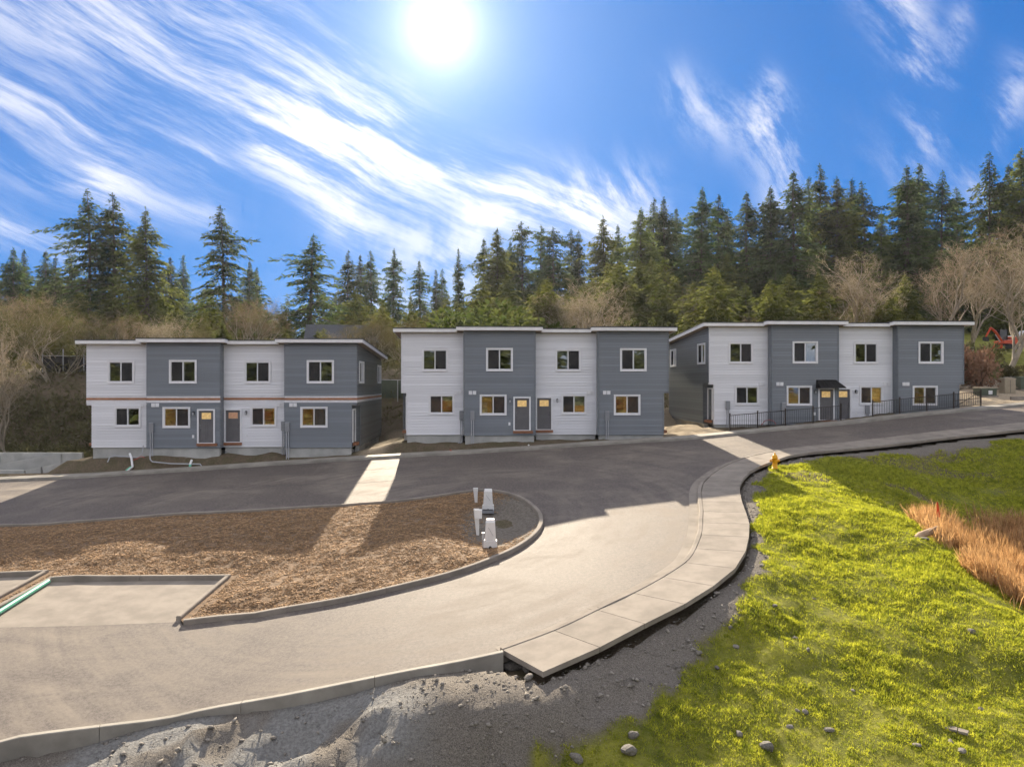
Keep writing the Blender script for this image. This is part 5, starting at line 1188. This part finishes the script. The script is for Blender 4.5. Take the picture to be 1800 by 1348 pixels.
# ---- fences behind
def mesh_fence(A, B, n, h, label, mat='box_green', extra=0.0):
    a = Vector((A[0], A[1], HZ(*A, False))); b = Vector((B[0], B[1], HZ(*B, False))); o = tag(empty('mesh_fence', tuple(a)), label, 'fence')
    for i in range(n + 1):
        p = (b - a) * i / n; MB().tube([p + Vector((0, 0, -.3)), p + Vector((0, 0, h + extra))], .04, 6).build('post', M['pvc_grey'], o)
    MB().tube([Vector((0, 0, h)), b - a + Vector((0, 0, h))], .03, 6).build('top_rail', M['pvc_grey'], o)
    for i in range(n):
        p, q = (b - a) * (i + .03) / n, (b - a) * (i + .97) / n; m = MB(); m.hexa([(p.x, p.y - .012, p.z + .05), (q.x, q.y - .012, q.z + .05), (q.x, q.y + .012, q.z + .05), (p.x, p.y + .012, p.z + .05)], [(p.x, p.y - .012, p.z + h - .05), (q.x, q.y - .012, q.z + h - .05), (q.x, q.y + .012, q.z + h - .05), (p.x, p.y + .012, p.z + h - .05)]); m.build('mesh_panel', M[mat], o)
mesh_fence((-42, 63.5), (-36.5, 63.6), 3, 1.5, 'dark mesh fence on the bank left of the left row', 'black_metal', .6)
mesh_fence((-13.5, 60.5), (-6.0, 60.6), 4, 1.6, 'dark green mesh fence closing the gap between left and middle rows')

# ---- right side: lane, rip-rap, cabinets, machine
lane = [(29.5, 61.6), (60, 63.0), (60, 65.2), (29.5, 63.6)]
sheet('lane', lane, lambda x, y: H(x, y, False) + .14, 1.2, M['concrete_old'])
rs_ = np.random.RandomState(44); n_ = 700; X_ = rs_.uniform(29.6, 48, n_); Y_ = rs_.uniform(57.3, 61.4, n_) + .04 * (X_ - 30)
scatter_solid('riprap', X_, Y_, H(X_, Y_, False) + .06, rs_.uniform(.12, .26, n_), M['riprap'], 'tan rip-rap stones on the bank below the lane', 'rip-rap', rs_, .75, 1.3)
def cabinet(px, py, Y, w, d, h, mat, lid, label, sign=False):
    x = (px - 900) / FPX * Y; o = tag(empty('utility_cabinet', (x, Y, HZ(x, Y, False) - .02)), label, 'utility cabinet')
    MB().box(-w / 2 - .08, w / 2 + .08, -.08, d + .08, -.3, .06).build('plinth', M['concrete'], o)
    MB().box(-w / 2, w / 2, 0, d, .062, h).build('housing', M[mat], o, bevel=.02); MB().hexa([(-w / 2 - .03, -.03, h + .002), (w / 2 + .03, -.03, h + .002), (w / 2 + .03, d + .03, h + .002), (-w / 2 - .03, d + .03, h + .002)], [(-w / 2 - .02, 0, h + .07), (w / 2 + .02, 0, h + .07), (w / 2 + .02, d, h + .10), (-w / 2 - .02, d, h + .10)]).build('lid', M[lid], o)
    MB().box(-.008, .008, -.012, -.002, .12, h - .06).build('door_seam', M['black_metal'], o)
    if sign: MB().box(-.02, .28, -.016, -.004, h * .25, h * .72).build('warning_plate', M['paint_white'], o)
cabinet(1738, 692, 54.5, 1.25, .9, .62, 'box_green', 'box_tan', 'low green transformer cabinet with white plate behind the railing end', True)
cabinet(1776, 690, 55.5, .85, .7, 1.2, 'box_tan', 'box_tan', 'tall tan utility cabinet before the rip-rap')
cabinet(1802, 680, 57.5, .7, .7, 1.0, 'box_green', 'box_green', 'dark green utility cabinet at the right edge')
o = tag(empty('kerb'), kind='structure'); sweep('kerb', spline([(37.0, 52.6), (40, 53.0), (47, 53.6)], .5), [(-.16, -.2), (-.16, .25), (0, .25), (0, -.2)], M['concrete'], o, zf=lambda x, y: H(x, y, False))
x = (1723.5 - 900) / FPX * 61.4; o = tag(empty('yard_sign', (x, 61.4, HZ(x, 61.4, False))), 'small black and white sign standing before the lane', 'sign')
MB().box(-.16, .16, -.01, .01, .12, .62).build('panel', M['black_metal'], o); MB().box(-.13, .13, -.016, -.011, .30, .42).build('white_band', M['paint_white'], o); MB().box(-.12, -.10, -.008, .008, -.1, .12).build('leg', M['black_metal'], o); MB().box(.10, .12, -.008, .008, -.1, .12).build('leg', M['black_metal'], o)
def excavator(px, Y, rz):
    x = (px - 900) / FPX * Y; o = tag(empty('excavator', (x, Y, HZ(x, Y, False)), rz), 'small orange excavator parked on the lawn among bare trees', 'excavator')
    for s in (-1, 1):
        m = MB(); P = [(-.9, .15), (-.75, .0), (.75, 0), (.9, .15), (.9, .32), (.75, .46), (-.75, .46), (-.9, .32)]; y0, y1 = (s * .75 - .16, s * .75 + .16); m.hexa([(a, y0, b) for a, b in P], [(a, y1, b) for a, b in P]); m.build('track', M['rubber'], o)
    MB().box(-.7, .7, -.5, .5, .30, .58).build('undercarriage', M['black_metal'], o)
    b = MB().hexa([(-1.0, -.72, .6), (.85, -.72, .6), (.85, .72, .6), (-1.0, .72, .6)], [(-1.08, -.70, 1.15), (.8, -.70, .95), (.8, .70, .95), (-1.08, .70, 1.15)]).build('house', M['orange_paint'], o, bevel=.05)
    MB().box(-1.06, -.35, -.66, .66, 1.16, 1.42).build('engine_cover', M['orange_paint'], b, bevel=.06)
    c = MB()
    for xx in (-.3, .62):
        for yy in (-.6, .02): c.box(xx, xx + .07, yy, yy + .07, 1.0, 2.15)
    c.box(-.34, .73, -.64, .12, 2.15, 2.24); c.build('cab_frame', M['black_metal'], o); MB().box(-.22, .61, -.57, .06, 1.02, 2.14).build('cab_glass', M['glass_dark'], o); MB().box(-.1, .3, -.45, -.05, .98, 1.45).build('seat', M['rubber'], o)
    MB().tube([(.75, .35, .95), (1.5, .35, 1.9), (2.1, .35, 2.35)], [.16, .17, .13], 4, False).build('boom', M['orange_paint'], o); MB().tube([(2.1, .35, 2.38), (2.75, .35, 1.35)], [.13, .10], 4, False).build('stick', M['orange_paint'], o)
    MB().hexa([(2.55, .1, .85), (2.95, .1, .95), (2.95, .6, .95), (2.55, .6, .85)], [(2.62, .1, 1.35), (2.9, .1, 1.35), (2.9, .6, 1.35), (2.62, .6, 1.35)]).build('bucket', M['black_metal'], o)
    MB().tube([(.9, .35, .8), (1.55, .35, 1.62)], .05, 6).build('cylinder', M['pvc_grey'], o); MB().box(1.0, 1.12, -.75, .75, .1, .5).build('blade', M['orange_paint'], o)
excavator(1766, 79, R(190))
def pickup(px, Y, rz):
    x = (px - 900) / FPX * Y; o = tag(empty('pickup_truck', (x, Y, HZ(x, Y, False)), rz), 'white pickup parked behind the bare tree at the right edge', 'pickup truck')
    P = [(-2.6, .5), (-2.6, 1.05), (-.7, 1.08), (-.45, 1.72), (.75, 1.74), (1.35, 1.15), (2.5, 1.05), (2.6, .5)]; m = MB(); m.hexa([(a, -.9, b) for a, b in P], [(a, .9, b) for a, b in P]); m.build('body', M['paint_white'], o, bevel=.05)
    for s in (-.905, .905):
        m = MB(); Q = [(-.5, 1.12), (-.36, 1.62), (.66, 1.64), (1.1, 1.16)]; m.hexa([(a, s - .006, b) for a, b in Q], [(a, s + .006, b) for a, b in Q]); m.build('window', M['glass_dark'], o)
    m = MB(); m.hexa([(.80, -.75, 1.70), (1.34, -.75, 1.2), (1.34, .75, 1.2), (.80, .75, 1.70)], [(.83, -.75, 1.72), (1.37, -.75, 1.22), (1.37, .75, 1.22), (.83, .75, 1.72)]); m.build('windscreen', M['glass_dark'], o)
    for xx in (-1.65, 1.65):
        for yy in (-.92, .72):
            w = MB(); w.tube([(xx, yy, .38), (xx, yy + .2, .38)], .38, 18); k = w.build('wheel', M['rubber'], o); MB().tube([(xx, yy - .01, .38), (xx, yy + .21, .38)], .22, 12).build('rim', M['meter_grey'], k)
    for yy in (-.7, .7): MB().box(2.58, 2.63, yy - .14, yy + .14, .78, .95).build('headlight', M['pvc_white'], o)
pickup(1806, 84, R(-8))
# distant house roof in the trees between the first two rows
x = (602 - 900) / FPX * 74; o = tag(empty('house', (x, 74, HZ(x, 74, False)), .2), 'grey-roofed house half hidden by trees between left and middle rows', 'house')
MB().box(-3.5, 3.5, 0, 6, -.5, 2.5).build('wall', M['concrete_old'], o); MB().hexa([(-3.9, -.5, 2.5), (3.9, -.5, 2.5), (3.9, 6.5, 2.5), (-3.9, 6.5, 2.5)], [(-3.9, 2.9, 4.6), (3.9, 2.9, 4.6), (3.9, 3.1, 4.6), (-3.9, 3.1, 4.6)]).build('roof', M['roofing'], o)

# ------------------------------------------------------------------ thin sunlit air over the site
def haze():
    m, T, o = new_mat('haze'); v = T.node('ShaderNodeVolumePrincipled'); v.inputs['Color'].default_value = (.86, .90, 1.0, 1); v.inputs['Density'].default_value = .00010; v.inputs['Anisotropy'].default_value = .45
    T.l.new(v.outputs[0], o.inputs['Volume'])
    b = MB().box(-1500, 1500, -420, 2300, -12, 62).build('haze', m); tag(b, 'thin pale haze in the air over the whole site', 'haze', kind='stuff')
haze()
